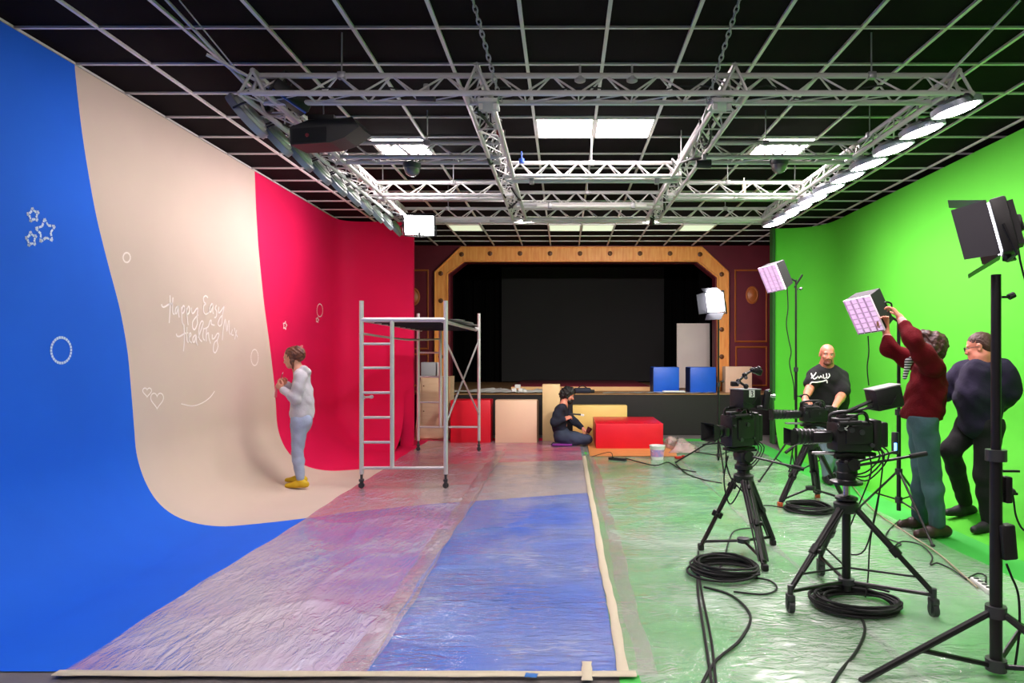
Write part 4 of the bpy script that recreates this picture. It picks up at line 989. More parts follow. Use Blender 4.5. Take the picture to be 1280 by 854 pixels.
# power strips
def power_strip(a, b, m, label, n=4):
    a = Vector(a); b = Vector(b); t = thing('power_strip', label, 'power strip', (a+b)/2); d = (b-a); Rm = frame(Vector((0, 0, 1)), d)
    MB().box((a+b)/2 + Vector((0, 0, .02)), (d.length, .055, .04), Rm, .012).build('case', m, t); c = MB()
    for k in range(n): p = a.lerp(b, (k+.7)/(n+.4)); c.cyl(p + Vector((0, 0, .038)), p + Vector((0, 0, .043)), .018, n=14)
    c.build('sockets', dgrey, t); return t
power_strip(G(1217, 728), G(1240, 745), whitep, 'white power strip on the sheet behind the nearest light stand')
power_strip(G(761, 575), G(783, 577), blkp, 'black power strip in front of the low red box')
p = G(766, 574, .06); tag(MB().cyl(p, p + Vector((0, 0, .03)), .016, n=10).tube(spline([p + Vector((0, 0, .03)), p + Vector((-.05, 0, .1)), p + Vector((-.3, .1, .02))], 5), .005, 6).build('plug', rub, origin=p), 'black plug standing in the black power strip', 'plug')
# ================================================================== scaffold tower
sil = mat('scaffold_aluminium', (206, 204, 206), .38, metal=.45)
xL, xR, yN, yF = -2.39, -1.40, 7.93, 11.0
xm = xL + .36
t = thing('scaffold_tower', 'aluminium scaffold tower with a ladder frame and a work platform', 'scaffold', (xL, yN, 0))
def hz(py, Y): return CH + (VY - py)/F*Y
def post(x, y, z0, z1, foot=True, nm='post'):
    l = MB().cyl((x, y, z0), (x, y, z1), .026, n=14).build(nm, sil, t)
    if foot:
        mb = MB(); mb.cyl((x, y, .09), (x, y, z0+.02), .016, n=10); mb.box((x, y, .10), (.05, .06, .03), bev=.006)
        mb.box((x, y-.024, .06), (.03, .006, .09)); mb.box((x, y+.024, .06), (.03, .006, .09)); mb.cyl((x, y-.015, .04), (x, y+.015, .04), .034, n=18); mb.build('castor', dgrey, l)
    return l
post(xL, yN, .17, hz(376, yN)); post(xR, yN, .17, hz(376, yN)); post(xL, yF, .17, hz(392, yF)); post(xR, yF, .17, hz(392, yF))
for (y, pys, extra) in ((yN, (430, 460, 491, 522, 553), 0), (yF, (441, 471, 503), 1)):
    top = hz(400 if y == yN else 411, y); bot = hz(585 if y == yN else 534, y)
    post(xm, y, bot, top, False, 'ladder_post')
    for py in pys: z = hz(py, y); MB().cyl((xL, y, z), (xm, y, z), .016, n=10).build('rung', sil, t)
    MB().cyl((xL, y, bot), (xR, y, bot), .018, n=10).build('bottom_rail', sil, t)
    MB().cyl((xL, y-.0, top), (xR, y, top), .028, n=12).build('top_rail', sil, t)
def brace(a, b, bow=0.0):
    a = Vector(a); b = Vector(b); m = a.lerp(b, .5) + Vector((0, 0, bow)); return MB().tube(spline([a, m, b], 6), .014, 8).cyl(a-Vector((0,.02,0)), a+Vector((0,.02,0)), .024, n=8).cyl(b-Vector((0,.02,0)), b+Vector((0,.02,0)), .024, n=8).build('diagonal_brace', sil, t)
brace((xR, yN, hz(427, yN)), (xR, yF, hz(518, yF))); brace((xR, yN, hz(530, yN)), (xR, yF, hz(425, yF)))
brace((xL, yN, hz(417, yN)), (xL+.35, yF, hz(424, yF)), -.04)
brace((xL+.02, yN, hz(497, yN)), (xL, yN+.4, hz(499, yN)))
zt_ = hz(400, yN)
mb = MB()
for x in (xL+.05, xR-.05): mb.cyl((x, yN, zt_-.01), (x, yF, zt_-.01), .022, n=10)
mb.build('platform_frame', sil, t)
pl = MB(); pl.box(((xL+xR)/2+.02, (yN+yF)/2, zt_ + .015), (xR-xL-.14, yF-yN-.1, .03)); 
for k in range(9): pl.box(((xL+xR)/2, yN+.3+k*.32, zt_-.012), (xR-xL-.14, .03, .03))
pl.build('platform', mat('dark_plywood', (46, 46, 50), .6, noise=.3), t, smooth=False)
mb = MB()
for k in range(7): mb.box((xR - .12 + R.uniform(-.06, .04), 9.0 + k*.28, zt_+.04 + R.uniform(0, .015)), (.3, .24, .012), Matrix.Rotation(R.uniform(-.4, .4), 3, 'Z'))
tag(mb.build('crumpled_sheet', mat('grey_sheet', (120, 124, 124), .6), origin=(xR-.1, 9.5, zt_)), 'crumpled grey sheeting lying on the scaffold platform', 'sheet')

# ================================================================== painted boxes before and on the stage
def box_thing(name, label, cat, x0, x1, pyb, h, depth, m, z=0.0, Y=None, group=None, bev=.006, yaw=0.0, lid=None):
    """front face from pixel x0 to x1, bottom edge at pixel pyb"""
    Y = Y or (CH - z)*F/(pyb - VY); a = (x0-VX)/F*Y; b = (x1-VX)/F*Y; cx, cy = (a+b)/2, Y + depth/2
    t = thing(name, label, cat, (cx, cy, z), group)
    Rz = Matrix.Rotation(yaw, 3, 'Z'); w = b-a
    MB().box((cx, cy, z + h/2 + .001), (w, depth, h), Rz, bev).build('body', m, t)
    return t, cx, cy, w
redb = mat('red_box_paint', (214, 12, 40), .4, noise=.12, nscale=2, bump=.05)
beige = mat('beige_box_paint', (228, 192, 162), .55, noise=.06, nscale=2, bump=.05)
tan = mat('tan_plywood', (216, 184, 134), .55, noise=.08, nscale=2)
yell = mat('yellow_tan_board', (228, 194, 112), .5, noise=.06, nscale=2)
pale = wood('pale_plywood', (236, 202, 168), (224, 188, 152), .5, (1, 1, 6))
blueb = mat('blue_box_paint', (18, 92, 210), .45, noise=.08)
t, cx, cy, w = box_thing('painted_box', 'low wide glossy red box on the orange board, left of the bucket', 'box', 745, 829, 562, .41, 1.25, redb, z=.02, Y=11.15)
MB().box((cx, cy, .425), (w*1.01, 1.24, .006), bev=.002).build('plastic_cover', mat('plastic_on_box', (206, 60, 70), .15), t)
t, cx, cy, w = box_thing('painted_box', 'large plain red box behind the right legs of the scaffold', 'box', 563, 613, 554, .76, .45, redb)
t, cx, cy, w = box_thing('painted_box', 'beige square box leaning in front of the stage beside the red one', 'box', 619, 671, 554, .76, .30, beige)
MB().box((cx + w/2 + .012, cy, .38), (.02, .28, .74)).build('side_panel', mat('brown_edge', (96, 70, 44), .6), t)
t, cx, cy, w = box_thing('plywood_box', 'tall narrow tan plywood box standing behind the kneeling man', 'box', 678, 700, 551.5, 1.03, .28, tan)
t, cx, cy, w = box_thing('painted_board', 'yellow-tan board behind the kneeling man and the low red box', 'board', 716, 784, 548.5, .62, .25, yell)
# stepped pale unit
Yu = 12.45; zb = 0
def ux(px): return (px-VX)/F*Yu
def uz(py): return CH + (VY-py)/F*Yu
t = thing('wooden_cabinet', 'pale plywood cabinet with two hatches seen through the scaffold', 'cabinet', (ux(541), Yu+.2, 0))
M = Matrix.Translation((0, Yu+.45, 0)) @ Matrix.Rotation(PI/2, 4, 'X')
MB().prism([(ux(518), 0), (ux(562), 0), (ux(563), uz(471)), (ux(526), uz(471))], .45, M).build('body', pale, t, smooth=False)
for a, b in ((473, 502), (504.5, 533)):
    d = MB().box((ux(540.5), Yu-.008, (uz(a)+uz(b))/2), (ux(553.5)-ux(527.5), .018, uz(a)-uz(b)), bev=.004).build('hatch', pale, t)
    MB().cyl((ux(530), Yu-.02, uz(a)-.14), (ux(530), Yu-.03, uz(a)-.14), .012, n=10).build('knob', kn, d)
MB().box((ux(558), Yu-.012, (uz(471)+uz(534))/2), (ux(562)-ux(555), .022, uz(471)-uz(534))).build('side_strip', mat('plywood_edge', (176, 138, 92), .5), t, smooth=False)
MB().box((ux(541), Yu-.02, uz(541.5)), (ux(560)-ux(520), .04, .19), bev=.004).build('plinth', pale, t)
z = uz(471); tt = thing('grey_box', 'light grey box standing on the pale plywood cabinet', 'box', (ux(537), Yu+.2, z))
MB().box((ux(535), Yu+.15, z+.135), (ux(544)-ux(526), .25, .26), bev=.004).build('body', mat('light_grey_card', (168, 170, 176), .6), tt); MB().box((ux(547.5), Yu+.15, z+.135), (.04, .24, .26), bev=.004).build('end_panel', whitep, tt)
# on the stage
for (x0, x1, lab) in ((817, 849, 'left one of the two blue cubes on the stage'), (863, 895, 'right one of the two blue cubes on the stage')):
    t, cx, cy, w = box_thing('blue_cube', lab, 'cube', x0, x1, 490.5, .51, .52, blueb, z=SH, Y=13.5, group='blue cubes on the stage')
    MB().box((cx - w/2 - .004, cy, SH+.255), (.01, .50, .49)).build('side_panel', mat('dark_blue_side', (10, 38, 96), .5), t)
Yp = 15.4; mb = MB(); a = (846-VX)/F*Yp; b = (887-VX)/F*Yp; mb.box(((a+b)/2, Yp, SH + .74), (b-a, .06, 1.47), Matrix.Rotation(math.radians(-1.0), 3, 'X'), .004)
t = mb.build('white_panel', mat('off_white_panel', (224, 212, 206), .6, noise=.1, nscale=1.5), origin=((a+b)/2, Yp, SH)); tag(t, 'tall off-white panel leaning behind the blue cubes', 'panel')
box_thing('painted_box', 'beige box on the right end of the stage behind the left camera', 'box', 907, 940, 490.5, .52, .3, beige, z=SH, Y=13.6)
t = thing('stage_platform', 'low maroon platform with a pale edge lying on the stage', 'platform', (.35, 15, SH))
a = P(640, 480, 14.4).x; b = P(812, 480, 14.4).x
MB().box(((a+b)/2, 15.9, SH+.05), (b-a, 3.4, .09), bev=.004).build('top', mat('maroon_carpet', (120, 22, 44), .8), t); MB().box(((a+b)/2, 14.19, SH+.045), (b-a, .03, .085)).build('edge', mat('pale_edge', (222, 176, 120), .5), t)
# crumpled film and papers on the stage
X, Y = np.meshgrid(np.linspace(-2.5, -.25, 110), np.linspace(13.25, 14.15, 50), indexing='ij')
Zz = SH + .006 + .07*ridge(X*4, Y*5)**3*vnoise(X*2, Y*3) + .02*vnoise(X*12, Y*12)
o = gridmesh('plastic_wrap', np.stack([X, Y, Zz], -1), mat('crumpled_white_wrap', (205, 205, 200), .35)); tag(o, 'crumpled whitish plastic on the left part of the stage edge', 'plastic')
X, Y = np.meshgrid(np.linspace(.75, 2.95, 80), np.linspace(13.22, 13.48, 20), indexing='ij')
o = gridmesh('plastic_wrap', np.stack([X, Y, SH + .006 + .02*vnoise(X*9, Y*9)], -1), MAT['crumpled_white_wrap']); tag(o, 'strip of whitish plastic on the stage edge before the blue cubes', 'plastic')
p = P(647, 486, 13.5); p.z = SH
tag(MB().box(p + Vector((-.07, 0, .045)), (.09, .08, .09), bev=.01).box(p + Vector((.06, 0, .045)), (.08, .08, .09), bev=.01).box(p + Vector((0, .02, .13)), (.11, .08, .07), bev=.01).box(p + Vector((.15, .02, .03)), (.07, .07, .06), bev=.01).build('paint_tins', whitep, origin=p, kind=None), 'small heap of white cartons on the stage edge', 'cartons')
p = P(842, 490, 13.3); p.z = SH+.02
tag(MB().box(p + Vector((0, 0, .018)), (.42, .2, .03), bev=.006).build('paint_tray', whitep, origin=p), 'flat white tray on the stage edge between the blue cubes', 'tray')
p = P(728, 489, 13.35); p.z = SH
t = thing('tool_bag', 'dark blue tool bag on the stage edge above the kneeling man', 'bag', p)
MB().box(p + Vector((0, 0, .055)), (.34, .16, .1), bev=.03).build('bag', mat('navy_bag', (22, 26, 48), .7, bump=.3), t); MB().tube(spline([p + Vector((-.1, 0, .09)), p + Vector((0, 0, .15)), p + Vector((.1, 0, .09))], 5), .01, 6).build('handle', rub, t); MB().box(p + Vector((.2, 0, .04)), (.08, .1, .06), bev=.01).build('pouch', rub, t)

# board under the red box, bucket and small things
a = G(735, 572.5); mb = MB(); mb.add([(.385, 10.35, .014), (1.72, 10.35, .014), (1.85, 11.25, .014), (1.7, 12.4, .014), (.4, 12.4, .014), (.385, 10.35, .022), (1.72, 10.35, .022), (1.85, 11.25, .022), (1.7, 12.4, .022), (.4, 12.4, .022)], [(4, 3, 2, 1, 0), (5, 6, 7, 8, 9), (0, 1, 6, 5), (1, 2, 7, 6), (2, 3, 8, 7), (3, 4, 9, 8), (4, 0, 5, 9)])
tag(mb.build('cardboard_sheet', mat('orange_cardboard', (212, 140, 80), .5, noise=.12), smooth=False, origin=(1, 11, 0)), 'orange-brown cardboard sheet under the low red box', 'cardboard')
p = G(821.5, 574.5); t = thing('bucket', 'white plastic bucket with a pink label beside the low red box', 'bucket', p)
MB().lathe([(.085, .0), (.09, .005), (.112, .2), (.118, .2), (.118, .215), (.107, .215), (.085, .02), (0, .02)], Matrix.Translation(p), 28, capped=False).build('body', whitep, t)
MB().lathe([(.0945, .05), (.1075, .155), (.109, .155), (.096, .05)], Matrix.Translation(p), 28, capped=False).build('label', mat('pink_label', (226, 150, 190), .5, rgb2=(150, 140, 210), nscale=14), t)
MB().tube([p + Vector((math.cos(u)*.12, -.03 - math.sin(u)*.06, .2 - math.sin(u)*.09)) for u in np.linspace(0, PI, 14)], .003, 6).build('handle', chrome, t)
X, Y = np.meshgrid(np.linspace(1.68, 2.15, 34), np.linspace(10.6, 12.0, 60), indexing='ij'); e = np.minimum((X-1.68)/.12, (2.15-X)/.15).clip(0, 1)*np.minimum((Y-10.6)/.2, (12.0-Y)/.2).clip(0, 1)
o = gridmesh('plastic_wrap', np.stack([X + .05*np.sin(Y*7), Y, .03 + e*(.13*vnoise(X*7, Y*4) + .10*ridge(X*6, Y*6)**2)], -1), film('crumpled_clear_wrap', (225, 190, 190), .25, .6, 3, 20, .9, .12)); tag(o, 'crumpled clear plastic heaped at the right of the low red box', 'plastic')
p = G(849, 574.5); tag(MB().box(p + Vector((0, 0, .03)), (.14, .06, .035), Matrix.Rotation(.3, 3, 'Z'), .012).box(p + Vector((.06, 0, .055)), (.04, .04, .02), bev=.008).build('hand_tool', mat('red_tool', (170, 20, 24), .4), origin=p), 'small red tool on the floor right of the bucket', 'tool')
# ================================================================== people: bodies and clothes grown as one surface each
class SDF:
    def __init__(s): s.p = []
    def cap(s, a, b, ra, rb=None, k=.02, flat=None, fs=1.0, sub=False):
        s.p.append(('c', np.array(a, float), np.array(b, float), ra, ra if rb is None else rb, k, None if flat is None else np.array(Vector(flat).normalized()), fs, sub)); return s
    def ell(s, c, r, Rm=None, k=.02, sub=False):
        s.p.append(('e', np.array(c, float), np.array(r, float), np.array(Rm if Rm is not None else Matrix.Identity(3)), k, sub)); return s
    def chain(s, pts, rs, k=.02, flat=None, fs=1.0):
        for i in range(len(pts)-1): s.cap(pts[i], pts[i+1], rs[i], rs[i+1], k, flat, fs)
        return s
    def mesh(s, h=.008, noise=0.0, nf=9.0, cut=None, dil=0.0):
        lo = np.full(3, 1e9); hi = -lo; bbs = []
        for p in s.p:
            if p[0] == 'c':
                r = max(p[3], p[4])*max(1, p[7]); l = np.minimum(p[1], p[2])-r; u = np.maximum(p[1], p[2])+r
            else: r = p[2].max(); l = p[1]-r; u = p[1]+r
            sub = p[-1]; bbs.append((l, u))
            if not sub: lo = np.minimum(lo, l); hi = np.maximum(hi, u)
        lo -= 4*h + .01 + dil; hi += 4*h + .01 + dil; n = np.ceil((hi-lo)/h).astype(int) + 1
        g = np.full(n, 1.0, np.float32)
        ax = [lo[i] + h*np.arange(n[i]) for i in range(3)]
        for p, (l, u) in zip(s.p, bbs):
            k = p[5] if p[0] == 'c' else p[4]; sub = p[-1]; m = k + 3*h + .02 + dil
            i0 = np.maximum(((l-m-lo)/h).astype(int), 0); i1 = np.minimum(((u+m-lo)/h).astype(int)+2, n)
            if (i1 <= i0).any(): continue
            X, Y, Zg = np.meshgrid(ax[0][i0[0]:i1[0]], ax[1][i0[1]:i1[1]], ax[2][i0[2]:i1[2]], indexing='ij')
            Q3 = np.stack([X, Y, Zg], -1)
            if p[0] == 'c':
                a, b, ra, rb, _, fl, fs = p[1:8]; ab = b-a; L2 = max(ab@ab, 1e-9); tt = (((Q3-a)@ab)/L2).clip(0, 1); off = Q3 - (a + tt[..., None]*ab)
                if fl is not None: c = off@fl; off = off + (c/fs - c)[..., None]*fl
                d = np.sqrt((off**2).sum(-1)) - (ra + (rb-ra)*tt)
                if fl is not None and fs < 1: d = d*fs**.5
            else:
                q = (Q3 - p[1])@p[3]; r = p[2]; k0 = np.sqrt(((q/r)**2).sum(-1)); k1 = np.sqrt(((q/r**2)**2).sum(-1)) + 1e-9; d = k0*(k0-1)/k1
            sl = g[i0[0]:i1[0], i0[1]:i1[1], i0[2]:i1[2]]; d = d.astype(np.float32)
            if sub: hh = np.maximum(k-np.abs(-d-sl), 0)/k; res = np.maximum(sl, -d) + hh*hh*k*.25
            else: hh = np.maximum(k-np.abs(d-sl), 0)/k; res = np.minimum(sl, d) - hh*hh*k*.25
            g[i0[0]:i1[0], i0[1]:i1[1], i0[2]:i1[2]] = res
        if dil: g -= dil
        if noise > 0:
            X, Y, Zg = np.meshgrid(*ax, indexing='ij'); X = X.astype(np.float32); Y = Y.astype(np.float32); Zg = Zg.astype(np.float32)
            w = np.sin(X*nf*3.1 + 2*np.sin(Zg*nf*1.3) + 1)*np.sin(Zg*nf*2.3 + 1.7*np.sin(Y*nf*1.9)) + .6*np.sin(Y*nf*4.1 + 2*np.sin(X*nf*2.2 + Zg*nf))*np.sin(Zg*nf*3.9 + X*nf)
            g += noise*w
        if cut is not None:
            X, Y, Zg = np.meshgrid(*ax, indexing='ij')
            for c, nn in cut: g = np.maximum(g, ((X-c[0])*nn[0] + (Y-c[1])*nn[1] + (Zg-c[2])*nn[2]).astype(np.float32))
        return surface_nets(g, lo, h)
def surface_nets(g, lo, h):
    n = g.shape; ins = g < 0; c = [s-1 for s in n]
    acc = np.zeros((*c, 3), np.float32); cnt = np.zeros(c, np.float32)
    cn = [(i, j, k) for i in (0, 1) for j in (0, 1) for k in (0, 1)]
    sl = lambda o: tuple(slice(o[i], o[i]+c[i]) for i in range(3))
    for a in cn:
        for d in range(3):
            if a[d]: continue
            b = list(a); b[d] = 1; b = tuple(b); ga, gb = g[sl(a)], g[sl(b)]; m = (ga < 0) != (gb < 0)
            tt = np.where(m, ga/np.where(m, ga-gb, 1), 0)
            for e in range(3): acc[..., e] += np.where(m, a[e] + (tt if e == d else 0), 0)
            cnt += m
    act = cnt > 0; idx = np.full(c, -1, np.int64); idx[act] = np.arange(act.sum())
    ii = np.argwhere(act); V = lo + h*(ii + acc[act]/cnt[act][:, None]); Qs = []
    for d in range(3):
        e, f = [(1, 2), (2, 0), (0, 1)][d]
        A = [slice(0, s) for s in n]; B = [slice(0, s) for s in n]; A[d] = slice(0, n[d]-1); B[d] = slice(1, n[d])
        for k in (e, f): A[k] = B[k] = slice(1, n[k]-1)
        a, b = ins[tuple(A)], ins[tuple(B)]
        for m, flip in ((a & ~b, False), (~a & b, True)):
            P3 = np.argwhere(m)
            if not len(P3): continue
            P3[:, e] += 1; P3[:, f] += 1
            q = []
            for oe, of in ((-1, -1), (0, -1), (0, 0), (-1, 0)):
                w = P3.copy(); w[:, e] += oe; w[:, f] += of; q.append(idx[w[:, 0], w[:, 1], w[:, 2]])
            q = np.stack(q, -1); Qs.append(q[:, ::-1] if flip else q)
    q = np.concatenate(Qs); a, b, c = V[q[:, 0]], V[q[:, 1]], V[q[:, 2]]
    if (np.cross(a, b)*c).sum() < 0: q = q[:, ::-1]
    return V, q
def sdf_obj(name, VQ, mats, parent, zones=None, label=None, iters=1):
    V, q = VQ; off = np.array(world_loc(parent)); ms = mats if isinstance(mats, (list, tuple)) else [mats]
    # light smoothing
    for _ in range(iters):
        s = np.zeros_like(V); c = np.zeros(len(V))
        for i in range(4):
            a, b = q[:, i], q[:, (i+1) % 4]
            for k in range(3): s[:, k] += np.bincount(a, V[b, k], len(V)) + np.bincount(b, V[a, k], len(V))
            c += np.bincount(a, minlength=len(V)) + np.bincount(b, minlength=len(V))
        V = V*.5 + .5*s/np.maximum(c, 1)[:, None]
    me = bpy.data.meshes.new(name); fill(me, V - off, q)
    for m in ms: me.materials.append(m)
    if zones is not None:
        cc = V[q].mean(1); mi = np.zeros(len(q), np.int32)
        for k, fn in zones: mi[fn(cc)] = k
        me.polygons.foreach_set('material_index', mi)
    me.polygons.foreach_set('use_smooth', np.ones(len(q), bool)); me.update()
    o = bpy.data.objects.new(name, me); put(o, parent)
    if label: o['label'] = label
    return o

def lerp(a, b, t): return Vector(a).lerp(Vector(b), t)
class Head:
    def __init__(s, c, fwd, up=(0, 0, 1), sc=1.0, wide=1.0):
        s.c = Vector(c); s.f = Vector(fwd).normalized(); u = Vector(up); s.u = (u - s.f*u.dot(s.f)).normalized(); s.r = s.f.cross(s.u).normalized(); s.k = sc; s.w = wide
        s.R = Matrix((s.r*1.0, s.f*1.0, s.u*1.0)).transposed()
    def at(s, x, y, z): return s.c + (s.r*x*s.w + s.f*y + s.u*z)*s.k
    def build(s, S):
        k = s.k; w = s.w; E = lambda c, r, kk=.02, sub=False: S.ell(s.at(*c), [r[0]*k*w, r[1]*k, r[2]*k], s.R, kk, sub)
        E((0, -.012, .035), (.077, .098, .088)); E((0, .022, -.035), (.062, .072, .078), .03); E((0, .055, -.088), (.034, .034, .026), .03)
        E((.045, .01, -.07), (.022, .045, .035), .03); E((-.045, .01, -.07), (.022, .045, .035), .03)
        E((.036, .066, -.022), (.022, .022, .02), .02); E((-.036, .066, -.022), (.022, .022, .02), .02)       # cheeks
        S.cap(s.at(-.04, .080, .026), s.at(.04, .080, .026), .009*k, .009*k, .02)                              # brow
        E((.031, .100, .006), (.018, .016, .011), .012, True); E((-.031, .100, .006), (.018, .016, .011), .012, True)
        S.cap(s.at(0, .088, .012), s.at(0, .108, -.030), .007*k, .012*k, .012); S.ell(s.at(.012, .096, -.033), [.009*k]*3, s.R, .008); S.ell(s.at(-.012, .096, -.033), [.009*k]*3, s.R, .008)
        E((0, .088, -.058), (.024, .012, .0075), .008); E((0, .085, -.069), (.02, .012, .007), .008)
        for sg in (1, -1): E((sg*.080, -.008, -.002), (.009, .020, .033), .008); E((sg*.086, -.004, .0), (.006, .010, .018), .004, True)
    def lips(s):
        c = np.array(s.at(0, .092, -.063)); R3 = np.array(s.R); k = s.k
        return lambda P3: (((((P3-c)@R3)/np.array([.023*k, .014*k, .0115*k]))**2).sum(-1) < 1)
    def brows(s):
        R3 = np.array(s.R); k = s.k; cs = [np.array(s.at(x, .088, .026)) for x in (.032, -.032)]
        return lambda P3: np.any([((((P3-c)@R3)/np.array([.021*k, .02*k, .0055*k]))**2).sum(-1) < 1 for c in cs], axis=0)
    def eyes(s, parent):
        for sg in (1, -1):
            mb = MB(); c = s.at(sg*.031, .0765, .006); mb.sphere(c, .0125*s.k, 12); mb.cur = 1; mb.sphere(c + s.f*.0065*s.k, .0075*s.k, 10); mb.build('eye', [mat('eye_white', (225, 218, 210), .3), mat('eye_iris', (52, 36, 26), .2)], parent)
def hand(S, W, f, n, side, curl=.6, sc=1.0, thumb=.5, spread=.0, curls=None):
    """W wrist, f to the fingers, n out of the palm, side towards the thumb"""
    W = Vector(W); f = Vector(f).normalized(); n = Vector(n); n = (n - f*n.dot(f)).normalized(); t = Vector(side); t = (t - f*t.dot(f) - n*t.dot(n)).normalized()
    S.cap(W, W + f*.02*sc, .024*sc, .026*sc, .02, n, .75)
    for o in (-.026, -.009, .009, .026): S.cap(W + f*.018*sc + t*o*.7*sc, W + f*.088*sc + t*o*sc, .0135*sc, .0125*sc, .012)
    for i, (o, L) in enumerate(((.029, .068), (.0098, .077), (-.0095, .071), (-.028, .056))):
        p = W + f*.088*sc + t*o*sc; d = (f + t*o*spread*8).normalized(); r = .0092*sc; cv = (curls[i] if curls else curl)
        for j, (q, m) in enumerate(((.45, .8), (.30, 1.2), (.25, 1.0))):
            a = cv*m; ax = d.cross(n).normalized() if j == 0 else ax; d = (Matrix.Rotation(a, 3, ax) @ d).normalized(); e = p + d*L*q*sc; S.cap(p, e, r, r*.92, .006); p = e; r *= .92
    p = W + f*.022*sc + t*.026*sc; d = (f*.62 + t*.75 + n*.35).normalized(); e = p + d*.042*sc; S.cap(p, e, .0145*sc, .0115*sc, .012)
    d2 = (f*(1-.3*thumb) + t*.2*(1-thumb) + n*thumb*1.1).normalized(); m = e + d2*.032*sc; S.cap(e, m, .0108*sc, .0100*sc, .006); S.cap(m, m + (d2*.8 + f*.3).normalized()*.026*sc, .0098*sc, .0085*sc, .006)

skin = mat('skin_light', (208, 148, 122), .5, noise=.08, nscale=20, bump=.1); skin2 = mat('skin_pink', (208, 132, 108), .5, noise=.08, nscale=20); lipm = mat('lips', (172, 92, 84), .45)
def shoe(S, ankle, toe_dir, sole_z, L=.27, w=.045):
    a = Vector(ankle); d = Vector(toe_dir); d.z = 0; d.normalize(); heel = Vector((a.x, a.y, sole_z)) - d*L*.25
    s = Vector((-d.y, d.x, 0))
    S.cap(heel + Vector((0, 0, w*.95)), heel + d*L*.45 + Vector((0, 0, w*.9)), w*.95, w, .03); S.cap(heel + d*L*.45 + Vector((0, 0, w*.8)), heel + d*L*.84 + Vector((0, 0, w*.62)), w*1.0, w*.72, .03)
    S.cap(heel + d*.03 + Vector((0, 0, w)), a + Vector((0, 0, .02)), w*.95, w*.9, .03)
def foot(S, c, d, sole):
    c = Vector(c); d = Vector(d); d.z = 0; d.normalize(); p = Vector((c.x, c.y, sole + .05)); S.cap(c, p, .034, .030, .02); S.cap(p, Vector((c.x, c.y, sole + .034)) + d*.11, .028, .022, .02)
def neckline(S, hd, r=(.070, .078, .085), z=-.115, y=-.012): S.ell(hd.at(0, y, z), list(r), hd.R, .012, True)
def make_shoe(name, m, sole, parent, ankle, toe_dir, sole_z, L=.27, w=.045, label=None):
    S = SDF(); shoe(S, ankle, toe_dir, sole_z, L, w)
    zs = sole_z + .022
    return sdf_obj(name, S.mesh(.006, cut=[((0, 0, sole_z+.002), (0, 0, -1)), ((0, 0, ankle[2]+.05), (0, 0, 1))]), [m, sole], parent, [(1, lambda c: c[:, 2] < zs)], label)
def legs_sdf(hipL, kneeL, ankL, hipR, kneeR, ankR, r=(.09, .066, .046), k=.03, calf=.055):
    S = SDF()
    for h_, kn_, an in ((hipL, kneeL, ankL), (hipR, kneeR, ankR)):
        d = (Vector(an)-Vector(kn_)); S.cap(h_, kn_, r[0], r[1], k); S.cap(kn_, lerp(kn_, an, .35), r[1]*.95, calf, k); S.cap(lerp(kn_, an, .35), an, calf, r[2], k)
    return S
def arm_parts(S, sh, el, wr, r, k=.025): S.cap(sh, lerp(sh, el, .5), r[0], r[0]*.95, k); S.cap(lerp(sh, el, .5), el, r[0]*.95, r[1], k); S.cap(el, lerp(el, wr, .3), r[1], r[1]*.98, k); S.cap(lerp(el, wr, .3), wr, r[1]*.98, r[2], k)
# ------------------------------------------------------------------ woman in the grey hoodie
def J(Y0):
    return lambda x, y, d=0.0: P(x, y, Y0 + d)
fN = cyc_hit(368, 611)[0]; fR = cyc_hit(365, 604.5)[0]; YW = fN.y + .12; j = J(YW); gz = fN.z; fw = Vector((-1, .12, -.08)); sd = Vector((0, -1, 0))      # sd: towards the camera, her left
who = thing('person', 'standing person in a light grey hoodie, pale jeans and yellow shoes facing the painted wall', 'person', (P(372, 610, YW).x, YW, gz))
hd = Head(j(365.5, 447.5), (-1, .1, -.25), sc=1.0)
neck = j(373.5, 463); shL = j(376, 471, -.15); shR = j(375, 471, .15); elL = j(369.5, 499, -.22); wrL = j(353, 487, -.14); elR = j(369, 497, .20); wrR = j(357, 480, .06)
hipL = j(375, 527, -.08); hipR = j(374, 527, .09); knL = j(372, 566, -.08); knR = j(371.5, 565, .09); anL = P(375.5, 602, fN.y); anR = P(374, 597, fR.y)
S = SDF(); hd.build(S); S.cap(hd.at(0, -.03, -.06), neck, .05, .052, .03); S.cap(neck, j(377, 490), .06, .09, .04, sd, 1.3); S.cap(j(377, 490), j(377, 525), .09, .1, .04, sd, 1.2)
arm_parts(S, shL, elL, wrL, (.040, .034, .024)); arm_parts(S, shR, elR, wrR, (.040, .034, .024))
hand(S, wrL, (wrL*0 + j(345, 480, -.12) - wrL), (.1, .9, .1), (0, .1, 1), .9, .95); hand(S, wrR, j(350, 474, .0) - wrR, (.1, -.9, 0), (0, -.1, 1), .9, .95)
for a, b, c in ((hipL, knL, anL), (hipR, knR, anR)): S.cap(a, b, .07, .048, .03); S.cap(b, c, .046, .032, .03)
foot(S, anL, (-1, 0, 0), fN.z + .01); foot(S, anR, (-1, 0, 0), fR.z + .01)
body = sdf_obj('body', S.mesh(.0058), [skin, lipm], who, [(1, hd.lips())]); hd.eyes(body)
S = SDF(); S.cap(j(377.5, 474), j(377.5, 492), .088, .105, .05, sd, 1.45); S.cap(j(377.5, 492), j(376.5, 518), .115, .125, .05, sd, 1.30); S.cap(j(381, 505), j(380, 517), .10, .115, .04, sd, 1.2)
S.cap(j(375, 468, -.09), j(375, 468, .09), .062, .062, .04)
arm_parts(S, shL, elL, lerp(elL, wrL, .84), (.070, .056, .042), .03); arm_parts(S, shR, elR, lerp(elR, wrR, .84), (.070, .056, .042), .03)
